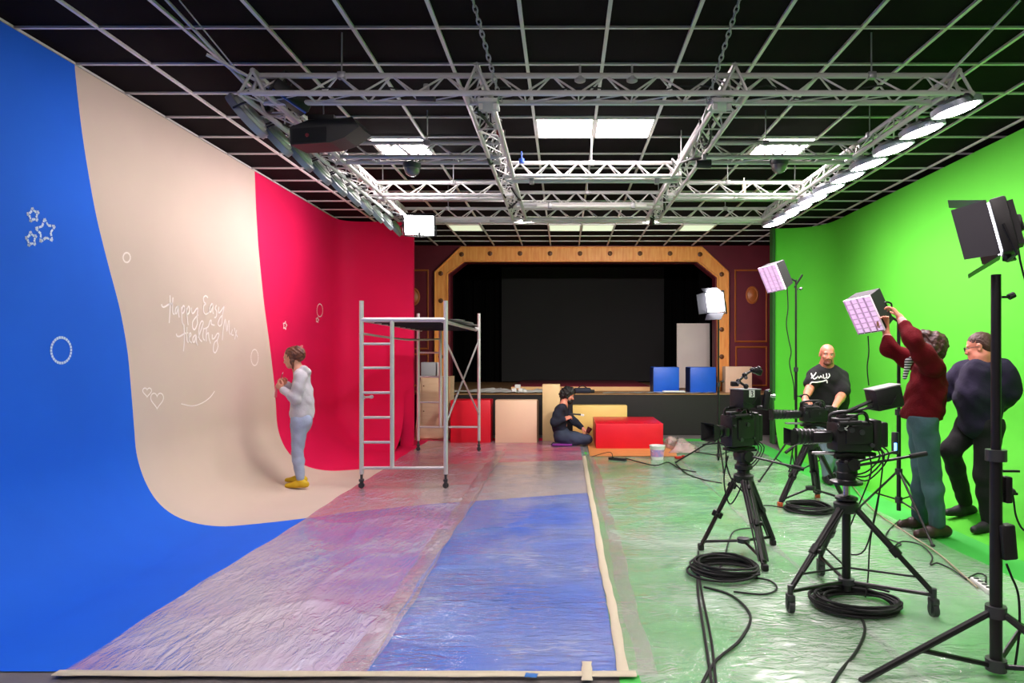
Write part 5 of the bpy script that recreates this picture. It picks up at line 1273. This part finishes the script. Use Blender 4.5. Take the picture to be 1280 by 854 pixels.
S.cap(lerp(elL, wrL, .8), lerp(elL, wrL, .88), .046, .046, .01); S.cap(lerp(elR, wrR, .8), lerp(elR, wrR, .88), .046, .046, .01)
S.cap(j(380, 461, -.07), j(383, 465, 0), .034, .046, .03); S.cap(j(383, 465, 0), j(380, 461, .08), .046, .034, .03); S.cap(j(380, 461, -.07), j(371, 467, -.05), .032, .024, .03); S.cap(j(380, 461, .08), j(371, 467, .05), .032, .024, .03)
S.cap(j(377, 520.5, -.02), j(377, 520.5, .02), .108, .108, .012, sd, 1.22)
hood = mat('grey_hoodie', (190, 188, 196), .9, noise=.07, nscale=8, bump=.35, bscale=45, sheen=.2)
sdf_obj('hoodie', S.mesh(.0065, .006, 9, cut=[(j(377, 522.5), (0, 0, -1))]), hood, who)
S = legs_sdf(hipL, knL, anL + Vector((0, 0, .04)), hipR, knR, anR + Vector((0, 0, .04)), (.098, .066, .047), .03, .06); S.cap(j(376, 519, 0), j(376, 531, 0), .105, .11, .04, sd, 1.25); S.cap(j(381, 525, -.06), j(381, 525, .06), .085, .085, .04)
sdf_obj('jeans', S.mesh(.0065, .0045, 10, cut=[(anL + Vector((0, 0, .0)), (0, 0, -1)), (j(377, 515), (0, 0, 1))]), mat('pale_jeans', (160, 172, 200), .85, noise=.15, nscale=5, bump=.3, bscale=60), who)
ysh = mat('yellow_shoe', (214, 178, 16), .6, noise=.1); ysole = mat('yellow_sole', (190, 150, 20), .6)
make_shoe('shoe', ysh, ysole, who, anL + Vector((.0, 0, .0)), (-1, -.05, 0), fN.z + .012, .255, .040); make_shoe('shoe', ysh, ysole, who, anR, (-1, .1, 0), fR.z + .012, .255, .040)
hair = mat('brown_hair', (120, 68, 44), .5, rgb2=(72, 38, 26), nscale=30, bump=.8, bscale=70)
S = SDF(); h = hd.at
S.ell(h(0, -.028, .048), [.086, .100, .088], hd.R, .02); S.ell(h(0, -.09, .0), [.062, .06, .07], hd.R, .03); S.ell(h(.01, -.105, .055), [.045, .05, .045], hd.R, .02); S.ell(h(-.02, -.10, .095), [.028, .03, .03], hd.R, .02)
S.cap(h(.07, -.03, .03), h(.062, -.01, -.07), .026, .017, .02); S.cap(h(-.07, -.03, .03), h(-.062, -.01, -.07), .026, .017, .02); S.cap(h(-.062, -.02, -.05), h(-.052, -.01, -.15), .020, .010, .02); S.cap(h(.062, -.02, -.05), h(.05, -.01, -.15), .018, .008, .02); S.ell(h(0, -.125, .03), [.05, .045, .06], hd.R, .02)
S.ell(h(0, .105, -.03), [.053, .06, .075], hd.R, .015, True)
sdf_obj('hair', S.mesh(.006, .004, 30), hair, who)
MB().cyl(hd.at(-.02, -.10, .10), hd.at(.05, -.13, .11), .010, n=8).cyl(hd.at(0, -.125, .05), hd.at(.01, -.14, .12), .012, .006, 8).build('hair_clip', mat('pink_hair_clip', (214, 120, 120), .4), who)
# chalk marker held in her hands
p = j(350, 477, -.03); mk = thing('paint_marker', 'slim reddish paint marker held upright by the person in the grey hoodie', 'marker', p)
MB().cyl(p + Vector((-.02, 0, -.07)), p + Vector((.03, 0, .09)), .0075, n=8).build('barrel', mat('reddish_marker', (190, 70, 76), .4), mk); MB().cyl(p + Vector((.03, 0, .09)), p + Vector((.037, 0, .112)), .006, .002, 8).build('tip', whitep, mk)
p = j(345, 488, -.12)
o = MB().box(p + Vector((0, 0, -.03)), (.012, .05, .11), Matrix.Rotation(.1, 3, 'Y'), .004).build('phone', mat('pink_phone_case', (226, 120, 130), .5), origin=p); tag(o, 'small pink flat thing hanging from the fingers of the person in the grey hoodie', 'phone')

# ------------------------------------------------------------------ kneeling man in dark clothes
j = J(11.72); sd = Vector((0, -1, 0))
who = thing('person', 'bearded person in dark clothes kneeling on the floor by the low red box', 'person', (P(712, 557, 11.72).x, 11.72, 0))
hd = Head(j(710, 494.5), (.96, -.22, -.32), sc=1.0)
neck = j(704.5, 506); shN = j(700, 511.5, -.17); shF = j(704, 511.5, .17); elN = j(692.5, 528, -.22); wrN = j(706, 524.5, -.2); elF = j(716, 526, .12); wrF = j(728, 535, .02)
hpN = j(702, 546, -.1); hpF = j(702, 546, .1); knN = j(735, 549.5, -.16); knF = j(733, 548, .16); anN = j(704, 554.5, -.12); anF = j(704, 554.5, .12)
S = SDF(); hd.build(S); S.cap(hd.at(0, -.03, -.06), neck, .056, .06, .03); S.cap(neck, j(701, 530), .07, .1, .04, sd, 1.4); S.cap(j(701, 530), j(702, 546), .1, .11, .04, sd, 1.3)
arm_parts(S, shN, elN, wrN, (.044, .038, .028)); arm_parts(S, shF, elF, wrF, (.044, .038, .028))
hand(S, wrN, j(712, 521.5, -.18) - wrN, (0, .6, -.8), (.2, .6, .8), .7, 1.05); hand(S, wrF, j(733, 540, .0) - wrF, (.2, 0, -1), (0, -1, .1), .9, 1.05)
for a, b, c in ((hpN, knN, anN), (hpF, knF, anF)): S.cap(a, b, .075, .055, .03); S.cap(b, c, .05, .035, .02)
bd = sdf_obj('body', S.mesh(.0065), [skin2, lipm], who, [(1, hd.lips())]); hd.eyes(bd)
navy = mat('navy_sweatshirt', (24, 28, 46), .95, noise=.2, nscale=6, bump=.35, bscale=45)
S = SDF(); S.cap(j(701, 514), j(699, 530), .115, .125, .05, sd, 1.5); S.cap(j(699, 530), j(702, 547), .13, .135, .05, sd, 1.3); S.cap(j(703, 509.5, -.1), j(703, 509.5, .1), .075, .075, .04)
arm_parts(S, shN, elN, lerp(elN, wrN, .85), (.082, .066, .05), .03); arm_parts(S, shF, elF, lerp(elF, wrF, .9), (.082, .062, .046), .03)
neckline(S, hd)
sdf_obj('sweatshirt', S.mesh(.0075, .007, 8), navy, who)
S = SDF()
for a, b, c in ((hpN, knN, anN), (hpF, knF, anF)): S.cap(a, lerp(a, b, .5), .118, .105, .03); S.cap(lerp(a, b, .5), b, .105, .075, .03); S.cap(b, lerp(b, c, .5), .070, .068, .03); S.cap(lerp(b, c, .5), c, .068, .05, .03)
S.cap(j(702, 543, -.05), j(702, 543, .05), .14, .14, .05)
sdf_obj('trousers', S.mesh(.0075, .004, 9, cut=[((0, 0, .022), (0, 0, -1))]), mat('dark_blue_jeans', (30, 40, 60), .8, rgb2=(52, 64, 88), nscale=3, bump=.3), who)
dsh = mat('dark_shoe', (20, 20, 24), .6); dso = mat('dark_sole', (40, 38, 38), .7)
for an in (anN, anF):
    S = SDF(); S.cap(an + Vector((.02, 0, 0)), an + Vector((-.16, 0, -.02)), .045, .04, .02); S.cap(an + Vector((-.16, 0, -.02)), an + Vector((-.2, 0, -.045)), .04, .03, .02); sdf_obj('shoe', S.mesh(.008, cut=[((0, 0, .02), (0, 0, -1))]), dsh, who)
bh = mat('black_hair', (16, 13, 13), .6, bump=.8, bscale=80)
S = SDF(); h = hd.at; S.ell(h(0, -.02, .062), [.100, .115, .098], hd.R, .02); S.ell(h(0, -.075, .0), [.094, .085, .095], hd.R, .03); S.ell(h(0, .055, .10), [.072, .055, .045], hd.R, .03); S.ell(h(.07, -.02, .0), [.03, .05, .05], hd.R, .02); S.ell(h(-.07, -.02, .0), [.03, .05, .05], hd.R, .02)
S.ell(h(0, .115, -.02), [.062, .066, .075], hd.R, .015, True)
sdf_obj('hair', S.mesh(.0065, .009, 20), bh, who)
S = SDF(); S.ell(h(0, .052, -.092), [.060, .062, .050], hd.R, .02); S.cap(h(.062, .012, -.02), h(.045, .04, -.08), .014, .022, .02); S.cap(h(-.062, .012, -.02), h(-.045, .04, -.08), .014, .022, .02); S.cap(h(.022, .097, -.048), h(-.022, .097, -.048), .007, .007, .01); S.cap(h(.03, .088, -.05), h(.03, .075, -.08), .009, .012, .01); S.cap(h(-.03, .088, -.05), h(-.03, .075, -.08), .009, .012, .01)
sdf_obj('beard', S.mesh(.0055, .002, 40), bh, who)
p = j(722, 518.3, -.16); pb = thing('paint_brush', 'dark handled brush with a white tip in the near hand of the kneeling person', 'brush', p)
MB().cyl(j(712, 517.5, -.17), j(726, 518.5, -.16), .012, .016, 10).build('handle', blk, pb); MB().box(j(728, 519, -.16), (.06, .02, .035), Matrix.Rotation(.15, 3, 'Y'), .006).build('bristles', whitep, pb)
p = j(736, 538, -.02); cp = thing('cup', 'dark red cup in the far hand of the kneeling person', 'cup', p)
MB().lathe([(.035, -.05), (.045, .05), (.04, .05), (.03, -.04)], Matrix.Translation(p) @ Matrix.Rotation(.5, 4, 'Y'), 18, capped=False).build('cup_body', mat('dark_red_cup', (70, 20, 28), .4), cp); q = MB().lathe([(0, -.048), (.035, -.048), (.035, -.03), (0, -.03)], Matrix.Translation(p) @ Matrix.Rotation(.5, 4, 'Y'), 18, capped=False).build('contents', blk, cp)
tag(MB().box((P(699, 560, 11.4).x + .05, 11.6, .035), (.34, .3, .03), bev=.012).build('knee_pad', mat('purple_foam', (120, 30, 130), .6), origin=(P(699, 560, 11.4).x, 11.5, 0)), 'flat purple foam pad on the floor under the kneeling person', 'pad')

# ------------------------------------------------------------------ bald man in the black T-shirt behind the rear camera
j = J(8.15); ax = Vector((1, 0, 0))
who = thing('person', 'bald bearded person in a black printed T-shirt leaning over the rear camera', 'person', (P(1038, 604, 8.3).x, 8.3, 0))
hd = Head(j(1034, 443.5), (-.18, -1, -.10), (.04, 0, 1), 1.02, 1.06)
neck = j(1033, 458.5, .03); shR = j(1017, 470, .0); shL = j(1051, 471, .06); elR = j(1011.5, 487, -.12); wrR = j(1006, 499, -.42); elL = j(1053, 493, -.1); wrL = j(1043, 510, -.5)
hipR = j(1031, 538, .22); hipL = j(1047, 538, .24); knR = j(1034, 570, .14); knL = j(1046, 570, .18); anR = Vector((P(1034, 597, 8.28).x, 8.28, .11)); anL = Vector((P(1047, 597, 8.34).x, 8.34, .11))
S = SDF(); hd.build(S); S.cap(hd.at(0, -.03, -.06), neck, .062, .064, .02); S.cap(neck, j(1037, 495, .1), .075, .11, .05, ax, 1.2); S.cap(j(1037, 495, .1), j(1040, 535, .22), .12, .12, .05, ax, 1.2)
arm_parts(S, shR, elR, wrR, (.055, .048, .033)); arm_parts(S, shL, elL, wrL, (.058, .052, .034))
hand(S, wrR, Vector((-.1, -.8, -.35)), (0, .2, -1), (1, 0, 0), .5, 1.1); hand(S, wrL, Vector((-.35, -.8, -.25)), (0, .2, -1), (-1, 0, 0), .5, 1.1)
for a, b, c in ((hipR, knR, anR), (hipL, knL, anL)): S.cap(a, b, .08, .06, .03); S.cap(b, c, .058, .04, .03); foot(S, Vector((c.x, c.y, .11)), (0, -1, 0), .01)
bd = sdf_obj('body', S.mesh(.0065), [mat('skin_ruddy', (200, 124, 100), .45, noise=.08, nscale=18), lipm, mat('brow_hair', (110, 70, 48), .7)], who, [(2, hd.brows()), (1, hd.lips())]); hd.eyes(bd)
S = SDF(); S.cap(j(1034, 474, .03), j(1037, 498, .1), .145, .17, .06, ax, 1.35); S.cap(j(1037, 498, .1), j(1040, 532, .2), .18, .165, .06, ax, 1.15); S.cap(j(1022, 466, .02), j(1047, 466.5, .05), .07, .07, .05)
S.cap(shR, lerp(shR, elR, .55), .085, .088, .04); S.cap(shL, lerp(shL, elL, .85), .092, .10, .04)
S.cap(j(1033, 462, .02), j(1034, 470, .04), .085, .10, .05, ax, 1.5); neckline(S, hd, (.078, .088, .085), -.125, .0)
tee = S.mesh(.0075, .006, 8)
blackc = mat('black_cotton', (11, 11, 13), .95, bump=.3, bscale=40)
to = sdf_obj('t_shirt', tee, blackc, who)
# white print on the chest, laid on the cloth itself
bv = BVHTree.FromPolygons([tuple(v) for v in tee[0]], [tuple(int(i) for i in f) for f in tee[1]])
def on_mesh(bv, px, py, off=.003):
    d = (P(px, py, 8) - Vector((0, 0, CH))).normalized(); loc, nn, _, _ = bv.ray_cast(Vector((0, 0, CH)), d)
    return None if loc is None else loc - d*off
mb = MB()
for L, r in (([(1014, 467), (1016, 472), (1018, 474), (1021, 472)], .012), ([(1014, 473), (1018, 469), (1020, 466)], .010), ([(1022, 470), (1024, 473), (1026, 470), (1028, 473)], .010), ([(1029, 468), (1030, 473), (1033, 472)], .010), ([(1033, 467), (1034, 473), (1037, 470), (1036, 467)], .010),
             ([(1012, 481), (1015, 478), (1020, 478), (1028, 477), (1033, 475.5), (1034, 479)], .014), ([(1013, 482), (1013, 479)], .012)):
    pts = [on_mesh(bv, p.x, p.y) for p in spline([Vector((x, y, 0)) for x, y in L], 4)]; pts = [p for p in pts if p is not None]
    mb.tube(pts, r*.62, 5)
mb.build('print', mat('white_print', (225, 225, 222), .7), to)
S = legs_sdf(hipR, knR, anR, hipL, knL, anL, (.105, .08, .062), .03, .075); S.cap(j(1032, 534, .2), j(1046, 534, .22), .13, .13, .04)
sdf_obj('jeans', S.mesh(.0075, .004, 9, cut=[((0, 0, .055), (0, 0, -1)), (j(1033, 524), (0, 0, 1))]), mat('grey_blue_jeans', (120, 136, 150), .85, noise=.2, nscale=4, bump=.3), who)
for an in (anR, anL): make_shoe('shoe', dsh, dso, who, Vector((an.x, an.y, .08)), (-.15, -1, 0), .006, .28, .046)
S = SDF(); h = hd.at; S.ell(h(0, .068, -.095), [.042, .042, .03], hd.R, .02); S.cap(h(.034, .082, -.055), h(.034, .068, -.09), .008, .013, .01); S.cap(h(-.034, .082, -.055), h(-.034, .068, -.09), .008, .013, .01); S.cap(h(.026, .098, -.047), h(-.026, .098, -.047), .006, .006, .01); S.cap(h(.066, .01, -.05), h(.045, .045, -.095), .008, .014, .02); S.cap(h(-.066, .01, -.05), h(-.045, .045, -.095), .008, .014, .02)
S.ell(h(0, .1, -.062), [.022, .03, .011], hd.R, .006, True)
sdf_obj('beard', S.mesh(.0048, .0015, 40), mat('brown_beard', (104, 62, 42), .7, bump=.6, bscale=90), who)
MB().tube([lerp(elR, wrR, .86) + (frame(wrR-elR) @ Vector((math.cos(u)*.040, math.sin(u)*.040, 0))) for u in np.linspace(0, 2*PI, 18)[:-1]], .009, 6, True).build('bracelet', rub, who)

# ------------------------------------------------------------------ man in the red cardigan reaching for the softbox
j = J(5.85); sd = Vector((0, -1, 0))
who = thing('person', 'curly haired person in a dark red cardigan reaching up to the softbox', 'person', (P(1164, 672, 5.85).x, 5.85, 0))
hd = Head(j(1160, 434), (-.90, .34, .30), sc=1.03)
neck = j(1166, 452); shN = j(1166, 459, -.17); shF = j(1156, 459, .17); elN = j(1142, 426, -.22); wrN = j(1125, 397, -.05); elF = j(1112, 437, .2); wrF = j(1107, 412, .24)
hpN = j(1155, 528, -.09); hpF = j(1151, 528, .1); knN = j(1163, 590, -.07); knF = j(1153, 587, .14); anN = j(1172, 654, -.05); anF = P(1150, 649, 6.12)
S = SDF(); hd.build(S); S.cap(hd.at(0, -.03, -.06), neck, .056, .062, .03); S.cap(neck, j(1160, 490), .07, .1, .05, sd, 1.3); S.cap(j(1160, 490), j(1153, 526), .1, .1, .05, sd, 1.2)
arm_parts(S, shN, elN, wrN, (.048, .042, .029)); arm_parts(S, shF, elF, wrF, (.048, .040, .029))
hand(S, wrN, j(1114, 383, -.0) - wrN, (-.5, .4, -.75), (-.2, .9, .4), .55, 1.05, curls=(.7, .55, .5, .5)); hand(S, wrF, j(1105, 396, .2) - wrF, (-.3, -.9, 0), (-1, 0, .1), .5, 1.05)
for a, b, c in ((hpN, knN, anN), (hpF, knF, anF)): S.cap(a, b, .08, .055, .03); S.cap(b, c, .052, .036, .03); foot(S, c, (-1, 0, 0), .012)
bd = sdf_obj('body', S.mesh(.0060), [skin2, lipm], who, [(1, hd.lips())]); hd.eyes(bd)
cuff = mat('pinkish_shirt', (206, 150, 146), .8, bump=.2)
S = SDF(); S.cap(lerp(elN, wrN, .60), lerp(elN, wrN, .86), .044, .036, .01); sdf_obj('shirt_cuff', S.mesh(.007, .002, 12), cuff, who)
S = SDF(); S.cap(lerp(elF, wrF, .44), lerp(elF, wrF, .60), .046, .042, .01); sdf_obj('shirt_cuff', S.mesh(.007, .002, 12), cuff, who)
redc = mat('dark_red_knit', (92, 5, 16), .95, spec=.2, noise=.2, nscale=5, bump=.45, bscale=60)
S = SDF(); S.cap(j(1161, 464), j(1157, 490), .118, .128, .06, sd, 1.45); S.cap(j(1157, 490), j(1152, 518), .135, .138, .06, sd, 1.25); S.cap(j(1165, 480), j(1158, 512), .10, .12, .05, sd, 1.2); S.cap(j(1163, 458, -.11), j(1159, 458, .11), .078, .078, .05)
arm_parts(S, shN, elN, lerp(elN, wrN, .62), (.088, .066, .052), .045); arm_parts(S, shF, elF, lerp(elF, wrF, .45), (.085, .064, .052), .04)
S.cap(j(1152.5, 521), j(1152.5, 521.5), .118, .118, .012, sd, 1.25)
S.cap(j(1155, 505), j(1152.5, 520), .135, .140, .05, sd, 1.3); neckline(S, hd)
sdf_obj('cardigan', S.mesh(.007, .0075, 9, cut=[(j(1152, 524), (0, 0, -1))]), redc, who)
# patterned strap down his front
st_ = mat('striped_strap', (210, 205, 205), .7); nt = st_.node_tree; b_ = nt.nodes['Principled BSDF']; w_ = nt.nodes.new('ShaderNodeTexWave'); w_.inputs['Scale'].default_value = 14; w_.bands_direction = 'Z'
r_ = nt.nodes.new('ShaderNodeValToRGB'); r_.color_ramp.interpolation = 'CONSTANT'; r_.color_ramp.elements[0].color = lin((24, 24, 28)); r_.color_ramp.elements[1].color = lin((215, 210, 212)); r_.color_ramp.elements[1].position = .5
tc_ = nt.nodes.new('ShaderNodeTexCoord'); nt.links.new(tc_.outputs['Object'], w_.inputs['Vector']); nt.links.new(w_.outputs['Fac'], r_.inputs['Fac']); nt.links.new(r_.outputs['Color'], b_.inputs['Base Color'])
S = SDF(); S.cap(j(1146, 445, -.10), j(1136, 452, -.09), .022, .028, .02); S.cap(j(1136, 452, -.09), j(1131, 472, -.06), .028, .018, .02); sdf_obj('neck_strap', S.mesh(.006), st_, who)
S = legs_sdf(hpN, knN, anN, hpF, knF, anF, (.108, .086, .066), .03, .080); S.cap(j(1153, 520, -.05), j(1153, 530, .05), .115, .118, .04, sd, 1.1)
sdf_obj('jeans', S.mesh(.0072, .007, 8, cut=[((0, 0, .055), (0, 0, -1)), (j(1152, 519), (0, 0, 1))]), mat('teal_grey_jeans', (66, 96, 104), .85, rgb2=(46, 72, 80), nscale=3, bump=.35), who)
brsh = mat('brown_leather_shoe', (56, 34, 30), .5, noise=.2)
make_shoe('shoe', brsh, dso, who, Vector((anN.x, anN.y, .09)), (-1, -.12, 0), .008, .31, .052); make_shoe('shoe', brsh, dso, who, Vector((anF.x, anF.y, .09)), (-1, -.05, 0), .008, .30, .050)
S = SDF(); h = hd.at; S.ell(h(0, -.03, .05), [.100, .112, .098], hd.R, .02); S.ell(h(0, -.075, -.01), [.090, .072, .10], hd.R, .03); S.ell(h(.075, -.02, -.02), [.03, .055, .06], hd.R, .03); S.ell(h(-.075, -.02, -.02), [.03, .055, .06], hd.R, .03); S.ell(h(0, .055, .10), [.07, .05, .035], hd.R, .03)
S.ell(h(0, .115, -.02), [.066, .070, .085], hd.R, .015, True)
sdf_obj('hair', S.mesh(.0062, .006, 26), mat('dark_brown_hair', (78, 44, 34), .55, rgb2=(44, 24, 22), nscale=30, bump=.9, bscale=60), who)

# ------------------------------------------------------------------ man in black seen from behind
j = J(6.0); ax = Vector((.86, .5, 0))
who = thing('person', 'person with short hair and glasses in a dark sweater stepping away by the green wall', 'person', (P(1234, 665, 5.95).x, 5.95, 0))
hd = Head(j(1224, 434.5), (-.80, .58, -.22), sc=1.03, wide=1.04)
neck = j(1229, 449, .0); shL = j(1203, 464, .14); shR = j(1254, 464, -.12); elL = j(1186, 488, .18); wrL = j(1172, 493, .32); elR = j(1264, 490, -.12); wrR = j(1250, 508, .12)
hpL = j(1213, 535, .1); hpR = j(1236, 535, -.08); knL = j(1188, 563, .12); knR = j(1231, 596, -.06); anL = P(1206, 626, 6.42); anR = P(1237, 652, 5.95)
S = SDF(); hd.build(S); S.cap(hd.at(0, -.03, -.06), neck, .062, .070, .03); S.cap(neck, j(1226, 495), .08, .13, .05, ax, 1.4); S.cap(j(1226, 495), j(1224, 530), .13, .12, .05, ax, 1.2)
arm_parts(S, shL, elL, wrL, (.055, .046, .032)); arm_parts(S, shR, elR, wrR, (.055, .046, .032))
hand(S, wrL, Vector((-.9, .4, .1)), (0, .3, -1), (.3, 1, 0), .7, 1.08); hand(S, wrR, Vector((-.6, .7, 0)), (-.5, .3, -.5), (0, .2, 1), .7, 1.08)
for a, b, c in ((hpL, knL, anL), (hpR, knR, anR)): S.cap(a, b, .085, .06, .03); S.cap(b, c, .055, .038, .03)
foot(S, anL, (-1, -.1, 0), .05); foot(S, anR, (-.95, -.3, 0), .015)
bd = sdf_obj('body', S.mesh(.0065), [skin2, lipm], who, [(1, hd.lips())]); hd.eyes(bd)
S = SDF(); S.cap(j(1228, 468), j(1225, 495), .155, .178, .06, ax, 1.42); S.cap(j(1225, 495), j(1224, 527), .185, .165, .06, ax, 1.12); S.cap(j(1210, 460.5, .1), j(1247, 460.5, -.08), .082, .082, .05); S.cap(j(1228, 455), j(1228, 462), .075, .09, .04, ax, 1.3)
arm_parts(S, shL, elL, wrL, (.098, .078, .058), .045); arm_parts(S, shR, elR, wrR, (.098, .08, .06), .045)
neckline(S, hd, (.076, .082, .08), -.11)
sdf_obj('sweater', S.mesh(.0075, .007, 8), mat('dark_purple_navy', (24, 16, 46), .95, noise=.2, nscale=4, bump=.3, bscale=40), who)
S = legs_sdf(hpL, knL, anL, hpR, knR, anR, (.112, .088, .066), .035, .080); S.cap(j(1213, 530, .1), j(1236, 530, -.08), .118, .118, .05)
sdf_obj('trousers', S.mesh(.0075, .004, 8, cut=[((0, 0, .070), (0, 0, -1)), (j(1224, 522), (0, 0, 1))]), mat('black_trousers', (7, 6, 10), .9, bump=.3), who)
make_shoe('shoe', dsh, dso, who, Vector((anL.x, anL.y, .13)), (-1, -.1, 0), .045, .29, .05); make_shoe('shoe', dsh, dso, who, Vector((anR.x, anR.y, .10)), (-.95, -.3, 0), .012, .29, .05)
S = SDF(); h = hd.at; S.ell(h(0, -.02, .048), [.084, .102, .088], hd.R, .02); S.ell(h(0, -.06, .0), [.078, .062, .075], hd.R, .03); S.ell(h(0, .115, -.03), [.075, .075, .085], hd.R, .015, True)
sdf_obj('hair', S.mesh(.006, .002, 40), mat('short_brown_hair', (66, 38, 30), .6, bump=.6, bscale=90), who)
mb = MB(); gm_ = blk
for sg in (1, -1):
    mb.tube([hd.at(sg*.033 + math.cos(u)*.026, .108, .004 + math.sin(u)*.019) for u in np.linspace(0, 2*PI, 16)[:-1]], .0028, 5, True); mb.tube([hd.at(sg*.060, .106, .008), hd.at(sg*.083, .04, .01), hd.at(sg*.086, -.005, .006)], .0028, 5)
mb.tube([hd.at(-.008, .109, .008), hd.at(.008, .109, .008)], .0028, 5); mb.build('glasses', gm_, who)

# ================================================================== camera and light level
cam = bpy.data.cameras.new('camera'); co = bpy.data.objects.new('camera', cam); C.objects.link(co)
co.location = (0, 0, CH); co.rotation_euler = (PI/2, 0, 0)
cam.sensor_width = 36; cam.lens = F/1280*36; cam.shift_x = -(VX-640)/1280; cam.shift_y = (VY-427)/1280; cam.clip_start = .05; cam.clip_end = 60
bpy.context.scene.camera = co
w = bpy.data.worlds.new('world'); bpy.context.scene.world = w; w.use_nodes = True
w.node_tree.nodes['Background'].inputs['Color'].default_value = (.02, .02, .022, 1); w.node_tree.nodes['Background'].inputs['Strength'].default_value = .2
sc = bpy.context.scene
sc.view_settings.view_transform = 'Standard'; sc.view_settings.look = 'None'; sc.view_settings.gamma = 1; sc.view_settings.use_curve_mapping = False
sc.view_settings.exposure = 1.5
sc.cycles.use_denoising = True
sc.cycles.max_bounces = 8; sc.cycles.diffuse_bounces = 5; sc.cycles.glossy_bounces = 3; sc.cycles.transparent_max_bounces = 12
sc.cycles.caustics_reflective = False; sc.cycles.caustics_refractive = False; sc.cycles.sample_clamp_indirect = 4
